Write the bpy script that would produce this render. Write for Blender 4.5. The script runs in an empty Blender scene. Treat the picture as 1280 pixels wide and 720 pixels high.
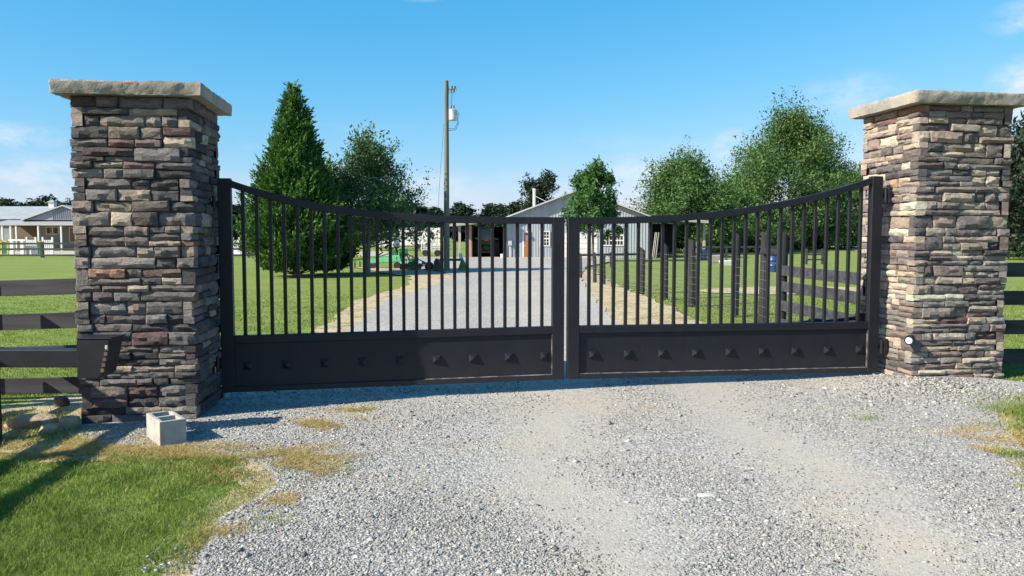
import bpy, bmesh, math, random
import numpy as np
from mathutils import Vector, Matrix, noise
from math import radians as R, sin, cos, pi, tan, atan2, sqrt, exp
random.seed(7); RNG = np.random.default_rng(7)
S = bpy.context.scene
COL = S.collection

# ------------------------------------------------------------------ camera, sky, sun, exposure
F = 995.0; EYE = 1.5; PITCH = math.atan(64 / F)
cd = bpy.data.cameras.new('camera'); cam = bpy.data.objects.new('camera', cd); COL.objects.link(cam)
cd.sensor_width = 36; cd.lens = F / 1280 * 36; cd.clip_end = 5000; cd.clip_start = .05
cam.location = (0, 0, EYE); cam.rotation_euler = (pi / 2 - PITCH, 0, 0); S.camera = cam
SUN_EL = R(33); SUN_H = Vector((-.90, -.436)).normalized()
S.view_settings.view_transform = 'Standard'; S.view_settings.look = 'None'
S.view_settings.gamma = 1; S.view_settings.exposure = EXPO = 1.0
S.view_settings.use_curve_mapping = False
w = bpy.data.worlds.new('World'); S.world = w; w.use_nodes = True
nt = w.node_tree; nt.nodes.clear()
def wn(t, **k):
    n = nt.nodes.new(t)
    for a, b in k.items(): setattr(n, a, b)
    return n
sky = wn('ShaderNodeTexSky', sky_type='NISHITA', sun_disc=False)
sky.sun_elevation = SUN_EL; sky.sun_rotation = atan2(SUN_H.x, SUN_H.y) % (2 * pi)
sky.air_density = 1.0; sky.dust_density = 0.6; sky.ozone_density = 1.6; sky.altitude = 100
bg = wn('ShaderNodeBackground'); bg.inputs['Strength'].default_value = .13
out = wn('ShaderNodeOutputWorld')
tc = wn('ShaderNodeTexCoord')
# small cumulus low over the horizon, all the way round
mp = wn('ShaderNodeMapping'); mp.inputs['Scale'].default_value = (1, 1, 3.0); mp.inputs['Location'].default_value = (.37, .12, .5)
nz = wn('ShaderNodeTexNoise'); nz.inputs['Scale'].default_value = 7.0; nz.inputs['Detail'].default_value = 8; nz.inputs['Roughness'].default_value = .6
rp = wn('ShaderNodeValToRGB'); rp.color_ramp.elements[0].position = .53; rp.color_ramp.elements[1].position = .68
sx = wn('ShaderNodeSeparateXYZ')
ev = wn('ShaderNodeMapRange'); ev.inputs['From Min'].default_value = .02; ev.inputs['From Max'].default_value = .17
ev.inputs['To Min'].default_value = 1; ev.inputs['To Max'].default_value = .0
mx = wn('ShaderNodeMixRGB'); mx.inputs['Color2'].default_value = (3.5, 3.65, 3.9, 1)
L = nt.links.new
def wm(op, a, b=0.0, clamp=False):
    n = wn('ShaderNodeMath', operation=op, use_clamp=clamp)
    for i, v in enumerate((a, b)):
        if isinstance(v, bpy.types.NodeSocket): L(v, n.inputs[i])
        else: n.inputs[i].default_value = v
    return n.outputs[0]
L(tc.outputs['Generated'], mp.inputs['Vector']); L(mp.outputs[0], nz.inputs['Vector']); L(nz.outputs['Fac'], rp.inputs['Fac'])
L(tc.outputs['Generated'], sx.inputs[0]); L(sx.outputs['Z'], ev.inputs['Value'])
az = wm('ARCTAN2', sx.outputs['X'], sx.outputs['Y'])
nz2 = wn('ShaderNodeTexNoise'); nz2.inputs['Scale'].default_value = 30; nz2.inputs['Detail'].default_value = 7; nz2.inputs['Roughness'].default_value = .62
mp2 = wn('ShaderNodeMapping'); mp2.inputs['Scale'].default_value = (1, 1, 2.0); L(tc.outputs['Generated'], mp2.inputs['Vector']); L(mp2.outputs[0], nz2.inputs['Vector'])
cl = None      # single small clouds: azimuth, height (both radians), half width, half height, density
for a0, h0, wd_, ht_, s_ in ((-.112, .292, .035, .012, .75), (.565, .222, .030, .014, .55), (.568, .146, .030, .030, .95), (-.556, .106, .040, .012, .70), (-.525, .060, .070, .024, .62), (-.095, .058, .050, .020, .55),
                             (.160, .075, .040, .022, .60), (.268, .108, .020, .016, .80), (.150, .050, .10, .020, .45), (-.30, .05, .10, .02, .4), (.40, .16, .05, .02, .4), (-1.2, .12, .2, .05, .7), (1.3, .10, .25, .05, .7), (2.3, .14, .3, .06, .7), (-2.2, .11, .3, .05, .7)):
    d = wm('SQRT', wm('ADD', wm('POWER', wm('ABSOLUTE', wm('DIVIDE', wm('SUBTRACT', az, a0), wd_)), 2.0), wm('POWER', wm('ABSOLUTE', wm('DIVIDE', wm('SUBTRACT', sx.outputs['Z'], h0), ht_)), 2.0)))
    k = wm('MULTIPLY', wm('SUBTRACT', 1.5, d, True), s_)
    cl = k if cl is None else wm('MAXIMUM', cl, k)
fac = wm('MULTIPLY', wm('MULTIPLY', cl, .8), wm('MULTIPLY', wm('SUBTRACT', nz2.outputs['Fac'], .34), 3.6, True), True)
wide = wm('MULTIPLY', wm('MULTIPLY', rp.outputs['Color'], ev.outputs[0]), .28)
L(wm('MAXIMUM', fac, wide), mx.inputs['Fac'])
# camera-like rendering of the clear sky: a contrast curve per channel, the same in every direction
sp = wn('ShaderNodeSeparateColor'); cb = wn('ShaderNodeCombineColor'); L(sky.outputs[0], sp.inputs[0])
for i, (a_, g_) in enumerate(((.53, 1.75), (.660, .71), (.89, .50))):
    m1 = wn('ShaderNodeMath', operation='MULTIPLY'); m1.inputs[1].default_value = .13 * 1.68
    m2 = wn('ShaderNodeMath', operation='POWER'); m2.inputs[1].default_value = g_
    m3 = wn('ShaderNodeMath', operation='MULTIPLY'); m3.inputs[1].default_value = a_ / (.13 * 2 ** EXPO)
    L(sp.outputs[i], m1.inputs[0]); L(m1.outputs[0], m2.inputs[0]); L(m2.outputs[0], m3.inputs[0]); L(m3.outputs[0], cb.inputs[i])
L(cb.outputs[0], mx.inputs['Color1']); L(mx.outputs[0], bg.inputs['Color']); L(bg.outputs[0], out.inputs['Surface'])
sl = bpy.data.lights.new('sun', 'SUN'); sl.energy = 4.8; sl.angle = R(.53); sl.color = (1, .915, .75)
so = bpy.data.objects.new('sun', sl); COL.objects.link(so)
SD = Vector((SUN_H.x * cos(SUN_EL), SUN_H.y * cos(SUN_EL), sin(SUN_EL)))
so.rotation_euler = SD.to_track_quat('Z', 'Y').to_euler(); so.location = (-20, -10, 30)

# ------------------------------------------------------------------ helpers
_c, _s = cos(PITCH), sin(PITCH)
def at(px, py, Y):                       # the point at distance Y that the photograph shows at (px, py)
    u = (px - 640) / F; v = (360 - py) / F
    t = Y / (_c + v * _s)
    return Vector((u * t, Y, EYE + (-_s + v * _c) * t))
def sstep(a, b, x):
    t = np.clip((np.asarray(x, float) - a) / (b - a), 0, 1); return t * t * (3 - 2 * t)
def gz(x, y):
    x = np.asarray(x, float); y = np.asarray(y, float)
    near = -.055 + .013 * np.clip(x, -7, 6)
    z = near + (-.25 - near) * sstep(10, 60, y)
    z = z + .012 * np.sin(x * 1.3 + y * .7) * (1 - sstep(8, 20, y)) + .05 * np.sin(x * .11 + 1) * np.sin(y * .09) * sstep(12, 30, y)
    z = z + .085 * np.exp(-(((x - 4.1) / .9) ** 2 + ((y - 7.95) / .55) ** 2))
    z = z + .9 * sstep(90, 260, y) * sstep(20, 80, x)
    return z
def gzf(x, y): return float(gz(x, y))

def link(o, parent=None):
    COL.objects.link(o)
    if parent is not None: o.parent = parent
    return o
class MB:
    def __init__(s): s.v = []; s.f = []
    def add(s, vs, fs):
        n = len(s.v); s.v += [tuple(a) for a in vs]; s.f += [tuple(n + i for i in f) for f in fs]
    def hexa(s, p):                      # 8 points: bottom ring then top ring
        s.add(p, [(3, 2, 1, 0), (4, 5, 6, 7), (0, 1, 5, 4), (1, 2, 6, 5), (2, 3, 7, 6), (3, 0, 4, 7)])
    def box(s, x0, x1, y0, y1, z0, z1):
        s.hexa([(x0, y0, z0), (x1, y0, z0), (x1, y1, z0), (x0, y1, z0), (x0, y0, z1), (x1, y0, z1), (x1, y1, z1), (x0, y1, z1)])
    def obox(s, c, ax, ay, az, sx_, sy_, sz_):
        c = Vector(c); ax = Vector(ax).normalized() * sx_ / 2; ay = Vector(ay).normalized() * sy_ / 2; az = Vector(az).normalized() * sz_ / 2
        s.hexa([c - ax - ay - az, c + ax - ay - az, c + ax + ay - az, c - ax + ay - az, c - ax - ay + az, c + ax - ay + az, c + ax + ay + az, c - ax + ay + az])
    def bar(s, a, b, wd, th, up=(0, 0, 1)):  # board from a to b
        a = Vector(a); b = Vector(b); d = b - a; side = d.cross(Vector(up))
        if side.length < 1e-6: side = Vector((1, 0, 0))
        s.obox((a + b) / 2, d, side, side.cross(d), d.length, th, wd)
    def tube(s, pts, rad, n=8, caps=True):
        pts = [Vector(p) for p in pts]
        if not hasattr(rad, '__len__'): rad = [rad] * len(pts)
        base = len(s.v); ref = None
        for i, p in enumerate(pts):
            d = (pts[min(i + 1, len(pts) - 1)] - pts[max(i - 1, 0)]).normalized()
            if ref is None:
                ref = Vector((0, 0, 1)) if abs(d.z) < .9 else Vector((1, 0, 0))
            a = d.cross(ref).normalized(); b = d.cross(a).normalized()
            for k in range(n):
                t = 2 * pi * k / n
                s.v.append(tuple(p + (a * cos(t) + b * sin(t)) * rad[i]))
        for i in range(len(pts) - 1):
            for k in range(n):
                k2 = (k + 1) % n
                s.f.append((base + i * n + k, base + i * n + k2, base + (i + 1) * n + k2, base + (i + 1) * n + k))
        if caps:
            s.f.append(tuple(base + k for k in range(n - 1, -1, -1)))
            e = base + (len(pts) - 1) * n; s.f.append(tuple(e + k for k in range(n)))
    def lathe(s, prof, c=(0, 0, 0), axis='z', n=16):
        base = len(s.v)
        for r, h in prof:
            for k in range(n):
                t = 2 * pi * k / n; a, b = r * cos(t), r * sin(t)
                p = (a, b, h) if axis == 'z' else ((h, a, b) if axis == 'x' else (a, h, b))
                s.v.append((p[0] + c[0], p[1] + c[1], p[2] + c[2]))
        for i in range(len(prof) - 1):
            for k in range(n):
                k2 = (k + 1) % n; s.f.append((base + i * n + k, base + i * n + k2, base + (i + 1) * n + k2, base + (i + 1) * n + k))
        s.f.append(tuple(base + k for k in range(n))); e = base + (len(prof) - 1) * n
        s.f.append(tuple(e + k for k in range(n)))
    def prism(s, poly, y0, y1):          # polygon in x,z extruded along y
        n = len(poly)
        s.add([(x, y0, z) for x, z in poly] + [(x, y1, z) for x, z in poly],
              [tuple(range(n)), tuple(range(2 * n - 1, n - 1, -1))] + [(i, n + i, n + (i + 1) % n, (i + 1) % n) for i in range(n)])
    def mesh(s, name, mat, smooth=False, bevel=0, seg=1):
        me = bpy.data.meshes.new(name); me.from_pydata(s.v, [], s.f); me.update()
        bm = bmesh.new(); bm.from_mesh(me); bmesh.ops.recalc_face_normals(bm, faces=bm.faces)
        if bevel:
            es = [e for e in bm.edges if len(e.link_faces) == 2 and e.calc_face_angle(0) > .6]
            bmesh.ops.bevel(bm, geom=es, offset=bevel, segments=seg, profile=.6, affect='EDGES', clamp_overlap=True)
        bm.to_mesh(me); bm.free()
        if smooth:
            me.polygons.foreach_set('use_smooth', [True] * len(me.polygons)); me.set_sharp_from_angle(angle=R(40))
        if mat: me.materials.append(mat)
        return me
    def build(s, name, mat, parent=None, smooth=False, bevel=0, seg=1, kind=None):
        o = link(bpy.data.objects.new(name, s.mesh(name, mat, smooth, bevel, seg)), parent)
        if kind: o['kind'] = kind
        return o
def npmesh(name, V, Q, mat, rnd=None, smooth=False):
    V = np.asarray(V, np.float32); Q = np.asarray(Q, np.int32)
    me = bpy.data.meshes.new(name); k = Q.shape[1]
    me.vertices.add(len(V)); me.vertices.foreach_set('co', V.ravel())
    me.loops.add(Q.size); me.loops.foreach_set('vertex_index', Q.ravel())
    me.polygons.add(len(Q)); me.polygons.foreach_set('loop_start', np.arange(0, Q.size, k, dtype=np.int32))
    me.polygons.foreach_set('loop_total', np.full(len(Q), k, np.int32))
    if smooth: me.polygons.foreach_set('use_smooth', np.ones(len(Q), bool))
    if rnd is not None:
        a = me.attributes.new('rnd', 'FLOAT', 'POINT'); a.data.foreach_set('value', np.asarray(rnd, np.float32))
    me.update(calc_edges=True); me.materials.append(mat)
    return me
def thing(name, label, cat, loc=(0, 0, 0), rz=0, group=None):
    o = bpy.data.objects.new(name, None); o.empty_display_size = .2; COL.objects.link(o)
    o.location = loc; o.rotation_euler = (0, 0, rz); o['label'] = label; o['category'] = cat
    if group: o['group'] = group
    return o
def tag(o, label, cat, group=None):
    o['label'] = label; o['category'] = cat
    if group: o['group'] = group
    return o
def dup(root, loc, rz, label, group=None, scale=None):
    r = root.copy(); COL.objects.link(r); r.location = loc; r.rotation_euler = (0, 0, rz); r['label'] = label
    if group: r['group'] = group
    if scale: r.scale = scale
    for ch in list(root.children):
        c = ch.copy(); COL.objects.link(c); c.parent = r
        for g in list(ch.children):
            d = g.copy(); COL.objects.link(d); d.parent = c
    return r

# ------------------------------------------------------------------ materials
ALB = .83         # all albedos below were picked at one stop less light
class NT:
    def __init__(s, name):
        s.m = bpy.data.materials.new(name); s.m.use_nodes = True; s.t = s.m.node_tree
        s.b = s.t.nodes['Principled BSDF']; s.o = s.t.nodes['Material Output']
    def n(s, t, ins=None, **k):
        n = s.t.nodes.new(t)
        for a, b in k.items(): setattr(n, a, b)
        for a, b in (ins or {}).items():
            if isinstance(b, bpy.types.NodeSocket): s.t.links.new(b, n.inputs[a])
            else: n.inputs[a].default_value = b
        return n
    def l(s, a, b): s.t.links.new(a, b)
    def pos(s): return s.n('ShaderNodeNewGeometry').outputs['Position']
    def noise(s, scale, detail=5, rough=.55, vec=None, stretch=None, dim='3D'):
        if vec is None: vec = s.pos()
        if stretch: vec = s.n('ShaderNodeMapping', {'Vector': vec, 'Scale': stretch}).outputs[0]
        return s.n('ShaderNodeTexNoise', {'Vector': vec, 'Scale': scale, 'Detail': detail, 'Roughness': rough}).outputs['Fac']
    def ramp(s, fac, stops):
        r = s.n('ShaderNodeValToRGB', {'Fac': fac}); e = r.color_ramp.elements
        while len(e) < len(stops): e.new(.5)
        for i, (p, c) in enumerate(stops):
            e[i].position = p; e[i].color = (*c, 1) if len(c) == 3 else c
        return r.outputs['Color']
    def mix(s, fac, a, b, mode='MIX'):
        m = s.n('ShaderNodeMixRGB', blend_type=mode)
        for k, v in (('Fac', fac), ('Color1', a), ('Color2', b)):
            if isinstance(v, bpy.types.NodeSocket): s.l(v, m.inputs[k])
            else: m.inputs[k].default_value = v if k == 'Fac' else (*v, 1)
        return m.outputs[0]
    def math(s, op, a, b=0.0, clamp=False):
        m = s.n('ShaderNodeMath', operation=op, use_clamp=clamp)
        for i, v in enumerate((a, b)):
            if isinstance(v, bpy.types.NodeSocket): s.l(v, m.inputs[i])
            else: m.inputs[i].default_value = v
        return m.outputs[0]
    def bump(s, h, strength=.4, dist=.01, prev=None):
        b = s.n('ShaderNodeBump', {'Height': h, 'Strength': strength, 'Distance': dist})
        if prev is not None: s.l(prev, b.inputs['Normal'])
        return b.outputs[0]
    def done(s, col=None, rough=.8, normal=None, metal=0, spec=.5):
        b = s.b
        if isinstance(col, bpy.types.NodeSocket): col = s.mix(1, col, (ALB, ALB, ALB), 'MULTIPLY')
        elif col is not None: col = tuple(v * ALB for v in col)
        if col is not None:
            if isinstance(col, bpy.types.NodeSocket): s.l(col, b.inputs['Base Color'])
            else: b.inputs['Base Color'].default_value = (*col, 1)
        if isinstance(rough, bpy.types.NodeSocket): s.l(rough, b.inputs['Roughness'])
        else: b.inputs['Roughness'].default_value = rough
        b.inputs['Metallic'].default_value = metal; b.inputs['Specular IOR Level'].default_value = spec
        if normal is not None: s.l(normal, b.inputs['Normal'])
        return s.m
def surf(name, c1, c2, scale=6, rough=.7, bump=.2, bscale=40, dist=.003, stretch=None, metal=0, spec=.4, lo=.35, hi=.65):
    m = NT(name)
    f = m.noise(scale, 6, .6, stretch=stretch)
    nrm = m.bump(m.noise(bscale, 4, .6, stretch=stretch), bump, dist) if bump else None
    return m.done(m.ramp(f, [(lo, c1), (hi, c2)]), rough, nrm, metal, spec)
def leafmat(name, stops, trans=.25, rough=.55):
    m = NT(name)
    a = m.n('ShaderNodeAttribute', attribute_name='rnd').outputs['Fac']
    c = m.ramp(a, stops)
    m.done(c, rough, None, 0, .3)
    tr = m.n('ShaderNodeBsdfTranslucent', {'Color': m.mix(1, c, (.83, 1.02, .38), 'MULTIPLY')})
    mx_ = m.n('ShaderNodeMixShader', {'Fac': trans}); m.l(m.b.outputs[0], mx_.inputs[1]); m.l(tr.outputs[0], mx_.inputs[2])
    m.l(mx_.outputs[0], m.o.inputs['Surface'])
    return m.m

def stone_mat(name, attr):
    m = NT(name)
    oi = m.n('ShaderNodeObjectInfo')
    base = m.n('ShaderNodeAttribute', attribute_name='tint').outputs['Color'] if attr else oi.outputs['Color']
    v = m.n('ShaderNodeTexCoord').outputs['Object']
    off = m.n('ShaderNodeVectorMath', {0: v, 1: (0, 0, 0)}, operation='ADD')
    rv = m.math('MULTIPLY', oi.outputs['Random'], 40.0)
    cb = m.n('ShaderNodeCombineXYZ', {'X': rv, 'Y': rv, 'Z': rv}); m.l(cb.outputs[0], off.inputs[1])
    v = off.outputs[0]
    f = m.noise(9, 6, .65, v, (1, 1, 2.2)); g = m.noise(55, 5, .7, v)
    c = m.mix(1, base, m.ramp(f, [(.3, (.66, .66, .68)), (.55, (1, 1, 1)), (.75, (1.22, 1.17, 1.06))]), 'MULTIPLY')
    c = m.mix(.8, c, m.ramp(g, [(.3, (.7, .7, .7)), (.6, (1.1, 1.1, 1.1))]), 'MULTIPLY')
    nrm = m.bump(m.noise(22, 8, .7, v, (1, 1, 1.6)), 1.0, .026)
    nrm = m.bump(m.noise(75, 5, .7, v), .7, .006, nrm)
    return m.done(c, .88, nrm, 0, .25)
MAT_STONE = stone_mat('ledge_stone', False); MAT_STONE2 = stone_mat('ledge_stone_joined', True)
MAT_MORTAR = surf('mortar', (.05, .047, .045), (.10, .095, .09), 30, .95)
def cap_mat():
    m = NT('capstone_rock'); f = m.noise(3.2, 7, .6); g = m.noise(40, 5, .7)
    c = m.ramp(f, [(.3, (.23, .225, .21)), (.5, (.34, .325, .295)), (.68, (.42, .37, .285))])
    c = m.mix(.7, c, m.ramp(g, [(.3, (.72, .72, .72)), (.65, (1.1, 1.1, 1.1))]), 'MULTIPLY')
    return m.done(c, .85, m.bump(m.noise(22, 7, .7), .8, .012), 0, .25)
MAT_CAP = cap_mat()
def black_metal():
    m = NT('black_gate_paint'); f = m.noise(5, 5, .6); g = m.noise(150, 3, .5); st = m.noise(8, 5, .65, stretch=(1, 1, .15))
    c = m.ramp(f, [(.3, (.0085, .0098, .0165)), (.7, (.0128, .0138, .0210))])
    c = m.mix(m.ramp(st, [(.62, (0, 0, 0)), (.75, (.5, .5, .5))]), c, (.030, .028, .030))
    zz = m.n('ShaderNodeSeparateXYZ', {0: m.pos()}).outputs[2]
    du = m.math('MULTIPLY', m.n('ShaderNodeMapRange', {'Value': zz, 'From Min': .05, 'From Max': .40, 'To Min': .30, 'To Max': 0.0}).outputs[0], m.noise(14, 6, .7))
    c = m.mix(du, c, (.085, .078, .066))
    return m.done(c, m.ramp(f, [(.3, (.42, .42, .42)), (.7, (.58, .58, .58))]), m.bump(g, .06, .0008), 0, .32)
MAT_GATE = black_metal()
MAT_GLINT = surf('painted_glint', (.05, .05, .055), (.22, .21, .21), 11, .6, .2, 60, .001, lo=.4, hi=.6)  # pale colour standing in for sun glint on the gate panel edges
MAT_BLACK = surf('black_plastic', (.009, .011, .018), (.015, .018, .027), 8, .45, .05)
MAT_BOARD = surf('black_stained_wood', (.020, .022, .029), (.062, .066, .078), 4, .75, .5, 50, .003, (.25, 2.5, 3.0))
MAT_POSTW = surf('dark_weathered_post', (.009, .011, .016), (.028, .031, .038), 6, .8, .6, 40, .006, (2.5, 2.5, .25))
MAT_POLE = surf('treated_pole_wood', (.12, .13, .105), (.22, .22, .175), 3, .85, .5, 30, .006, (3, 3, .15))
MAT_TANPOST = surf('tan_lumber', (.38, .25, .13), (.50, .34, .19), 4, .8, .3, 30, .004, (2, 2, .2))
MAT_GREYPOST = surf('grey_lumber', (.32, .31, .28), (.45, .44, .40), 4, .8, .3, 30, .004, (2, 2, .2))
MAT_WIRE = surf('galvanised_wire', (.30, .30, .31), (.42, .42, .43), 20, .45, 0, metal=.6)
MAT_GALV = surf('galvanised_steel', (.55, .57, .60), (.70, .72, .74), 4, .4, .05, metal=.3)
MAT_BLOCK = surf('concrete_block', (.35, .345, .32), (.47, .465, .44), 10, .95, .7, 140, .004)
MAT_SIDING = surf('pale_blue_grey_siding', (.38, .43, .48), (.47, .52, .56), .9, .5, 0, stretch=(3, 3, .3))
MAT_WHITE = surf('white_paint', (.74, .74, .72), (.82, .82, .80), 2, .45, 0)
MAT_ROOFM = surf('pale_metal_roof', (.40, .42, .42), (.50, .51, .51), 1.2, .5, 0, metal=.2)
MAT_GREYWALL = surf('grey_board_wall', (.24, .26, .30), (.32, .34, .37), 1.0, .7, 0)
MAT_BRICKW = surf('brown_brick_wall', (.13, .09, .075), (.20, .14, .115), 3, .85, 0)
MAT_DARKIN = surf('dark_timber', (.02, .018, .016), (.045, .04, .036), 2, .9, 0)
MAT_GLASS = NT('window_glass').done((.02, .025, .03), .08, None, 0, .6)
MAT_DOOR = surf('orange_brown_door', (.38, .13, .045), (.50, .19, .07), 4, .55, 0)
MAT_PAPER = surf('white_paper', (.68, .68, .66), (.8, .8, .78), 20, .8, 0)
MAT_GREEN = surf('green_machine_paint', (.015, .16, .045), (.03, .25, .08), 3, .4, 0)
MAT_DKGREEN = surf('dark_green_paint', (.008, .07, .025), (.015, .10, .035), 3, .4, 0)
MAT_MINT = surf('faded_green_panel', (.06, .32, .15), (.10, .42, .20), 3, .5, 0)
MAT_YELLOW = surf('yellow_paint', (.62, .50, .04), (.72, .60, .08), 4, .5, 0)
MAT_RED = surf('red_paint', (.45, .05, .02), (.58, .09, .035), 4, .5, 0)
MAT_ORANGE = surf('orange_reflector', (.9, .12, .02), (.95, .16, .03), 8, .5, 0)
MAT_TYRE = surf('tyre_rubber', (.018, .018, .018), (.035, .034, .032), 10, .85, .3, 60)
MAT_RUST = surf('rusty_steel', (.10, .075, .06), (.20, .15, .11), 5, .8, .2)
MAT_BLUE = surf('blue_plastic', (.010, .045, .16), (.016, .06, .21), 4, .4, 0)
MAT_CABGL = NT('cab_glass').done((.10, .20, .26), .1, None, 0, .6)
MAT_ROCK = surf('tan_sandstone', (.33, .24, .15), (.52, .41, .27), 7, .9, .9, 30, .015)
MAT_PALEROCK = surf('pale_limestone', (.44, .43, .40), (.58, .56, .52), 14, .9, .6, 60, .006)
MAT_LENS = NT('frosted_lens').done((.85, .85, .82), .3, None, 0, .5)
MAT_BARK = surf('grey_bark', (.09, .075, .06), (.22, .19, .16), 8, .9, .9, 25, .02, (2.5, 2.5, .4))
MAT_PALEBARK = surf('pale_grey_bark', (.20, .18, .16), (.34, .31, .28), 8, .9, .7, 25, .02, (2.5, 2.5, .4))

def lawn_mat():
    m = NT('lawn_grass'); big = m.noise(.35, 4, .6); mid = m.noise(2.2, 5, .65); fine = m.noise(38, 5, .75); vf = m.noise(9, 6, .7)
    c = m.ramp(fine, [(.25, (.12, .18, .038)), (.5, (.225, .30, .070)), (.75, (.34, .41, .125))])
    c = m.mix(m.ramp(mid, [(.35, (0, 0, 0)), (.72, (.6, .6, .6))]), c, (.32, .34, .12))
    c = m.mix(m.ramp(big, [(.40, (0, 0, 0)), (.70, (.75, .75, .75))]), c, (.25, .31, .085))
    c = m.mix(m.ramp(m.noise(1.1, 5, .7, stretch=(.35, 1.4, 1)), [(.42, (0, 0, 0)), (.62, (.55, .55, .55))]), c, (.15, .215, .05))
    c = m.mix(m.ramp(vf, [(.66, (0, 0, 0)), (.76, (.6, .6, .6))]), c, (.36, .33, .15))
    return m.done(c, .9, m.bump(m.noise(60, 4, .7), .9, .02, m.bump(m.noise(6, 5, .7), .6, .06)), 0, .05)
MAT_LAWN = lawn_mat()
TRACKS = ((.36, .50), (1.92, .48))
def gravel_mat():
    m = NT('crushed_gravel'); p = m.pos()
    def layer(sc):
        vo = m.n('ShaderNodeTexVoronoi', {'Vector': p, 'Scale': sc, 'Randomness': 1.0}, voronoi_dimensions='2D' if False else '3D')
        return vo.outputs['Distance'], m.n('ShaderNodeSeparateColor', {'Color': vo.outputs['Color']}).outputs[0]
    d1, c1 = layer(62.0); d2, c2 = layer(140.0)
    st = m.ramp(c1, [(0, (.22, .218, .215)), (.35, (.37, .365, .356)), (.7, (.48, .472, .456)), (1, (.60, .588, .565))])
    dk = m.ramp(d1, [(.55, (1, 1, 1)), (.95, (.78, .76, .73))])
    st = m.mix(1, st, dk, 'MULTIPLY')
    fine = m.ramp(c2, [(0, (.37, .345, .305)), (.5, (.455, .43, .385)), (1, (.54, .51, .46))])
    # wheel tracks packed with fines
    sx_ = m.n('ShaderNodeSeparateXYZ', {0: p}); wob = m.noise(.9, 4, .6)
    xw = m.math('ADD', sx_.outputs[0], m.math('MULTIPLY', m.math('SUBTRACT', wob, .5), .7))
    tr = None
    for tx, tw in TRACKS:
        d = m.math('ABSOLUTE', m.math('SUBTRACT', xw, tx))
        k = m.n('ShaderNodeMapRange', {'Value': d, 'From Min': tw * .25, 'From Max': tw * 1.25, 'To Min': 1.0, 'To Max': 0.0}).outputs[0]
        tr = k if tr is None else m.math('MAXIMUM', tr, k)
    pn = m.noise(3.0, 6, .7)
    sepy = sx_.outputs[1]
    tr = m.math('MULTIPLY', tr, m.n('ShaderNodeMapRange', {'Value': pn, 'From Min': .2, 'From Max': .52}).outputs[0], True)
    c = m.mix(m.math('MULTIPLY', tr, .85), st, fine)
    wm = m.noise(.8, 5, .65); c = m.mix(m.ramp(wm, [(.50, (0, 0, 0)), (.74, (.62, .62, .62))]), c, (.53, .445, .335))
    md = m.noise(11, 7, .75); c = m.mix(m.n('ShaderNodeMapRange', {'Value': sepy, 'From Min': 6.0, 'From Max': 14.0, 'To Min': .15, 'To Max': 1.0}).outputs[0], c, m.mix(1, c, m.ramp(md, [(.3, (.74, .74, .75)), (.5, (1, 1, .99)), (.7, (1.25, 1.22, 1.16))]), 'MULTIPLY'))
    big = m.noise(.3, 4, .6); c = m.mix(.6, c, m.ramp(big, [(.35, (.90, .90, .91)), (.65, (1.08, 1.06, 1.03))]), 'MULTIPLY')
    h = m.math('MULTIPLY', m.math('SUBTRACT', 1.0, d1), m.math('SUBTRACT', 1.0, m.math('MULTIPLY', tr, .8)))
    return m.done(c, .92, m.bump(d2, .4, -.003, m.bump(h, .8, .009)), 0, .06)
MAT_GRAVEL = gravel_mat()
def pebble_mat():
    m = NT('gravel_pebble'); a = m.n('ShaderNodeAttribute', attribute_name='rnd').outputs['Fac']
    c = m.ramp(a, [(0, (.13, .13, .13)), (.2, (.29, .287, .282)), (.7, (.39, .385, .372)), (.94, (.49, .475, .45)), (1, (.70, .68, .64))])
    c = m.mix(.7, c, m.ramp(m.noise(90, 4, .6), [(.3, (.75, .75, .75)), (.7, (1.1, 1.1, 1.1))]), 'MULTIPLY')
    return m.done(c, .9, m.bump(m.noise(200, 3, .6), .5, .002), 0, .25)
MAT_PEBBLE = pebble_mat()
MAT_STRAW = leafmat('straw_blade', [(0, (.32, .22, .075)), (.5, (.54, .40, .155)), (1, (.68, .55, .27))], .2, .8)
MAT_BLADE = leafmat('grass_blade', [(0, (.115, .175, .036)), (.5, (.25, .325, .078)), (.86, (.38, .43, .135)), (1, (.50, .45, .21))], .4, .6)
def dirt_mat():
    m = NT('straw_dirt'); f = m.noise(2.0, 6, .65); g = m.noise(30, 6, .75); k = m.noise(60, 5, .7, stretch=(1, .3, 1))
    c = m.ramp(g, [(.25, (.30, .23, .14)), (.5, (.52, .42, .27)), (.75, (.68, .58, .41))])
    c = m.mix(m.ramp(f, [(.45, (0, 0, 0)), (.65, (.8, .8, .8))]), c, (.60, .52, .38))
    c = m.mix(m.ramp(m.noise(1.9, 6, .75), [(.50, (0, 0, 0)), (.64, (.8, .8, .8))]), c, (.20, .24, .075))
    return m.done(c, .95, m.bump(k, .8, .012), 0, .1)
MAT_DIRT = dirt_mat()
MAT_SAND = surf('pale_sand', (.40, .36, .29), (.52, .47, .39), 1.5, .95, .3, 20, .01)
MAT_LEAF_CONIFER = leafmat('conifer_foliage', [(0, (.018, .062, .018)), (.5, (.060, .155, .032)), (1, (.16, .28, .055))], .25)
MAT_LEAF_DECID = leafmat('pear_foliage', [(0, (.036, .085, .034)), (.5, (.085, .165, .060)), (1, (.16, .24, .10))], .3)
MAT_LEAF_OAK = leafmat('oak_foliage', [(0, (.03, .095, .028)), (.5, (.065, .165, .042)), (1, (.11, .23, .06))], .3)
MAT_LEAF_BIG = leafmat('woodland_foliage', [(0, (.034, .082, .027)), (.5, (.090, .178, .052)), (1, (.17, .275, .088))], .33)
MAT_LEAF_FAR = leafmat('far_foliage', [(0, (.012, .026, .018)), (.5, (.022, .042, .024)), (1, (.04, .065, .032))], .15)

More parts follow.
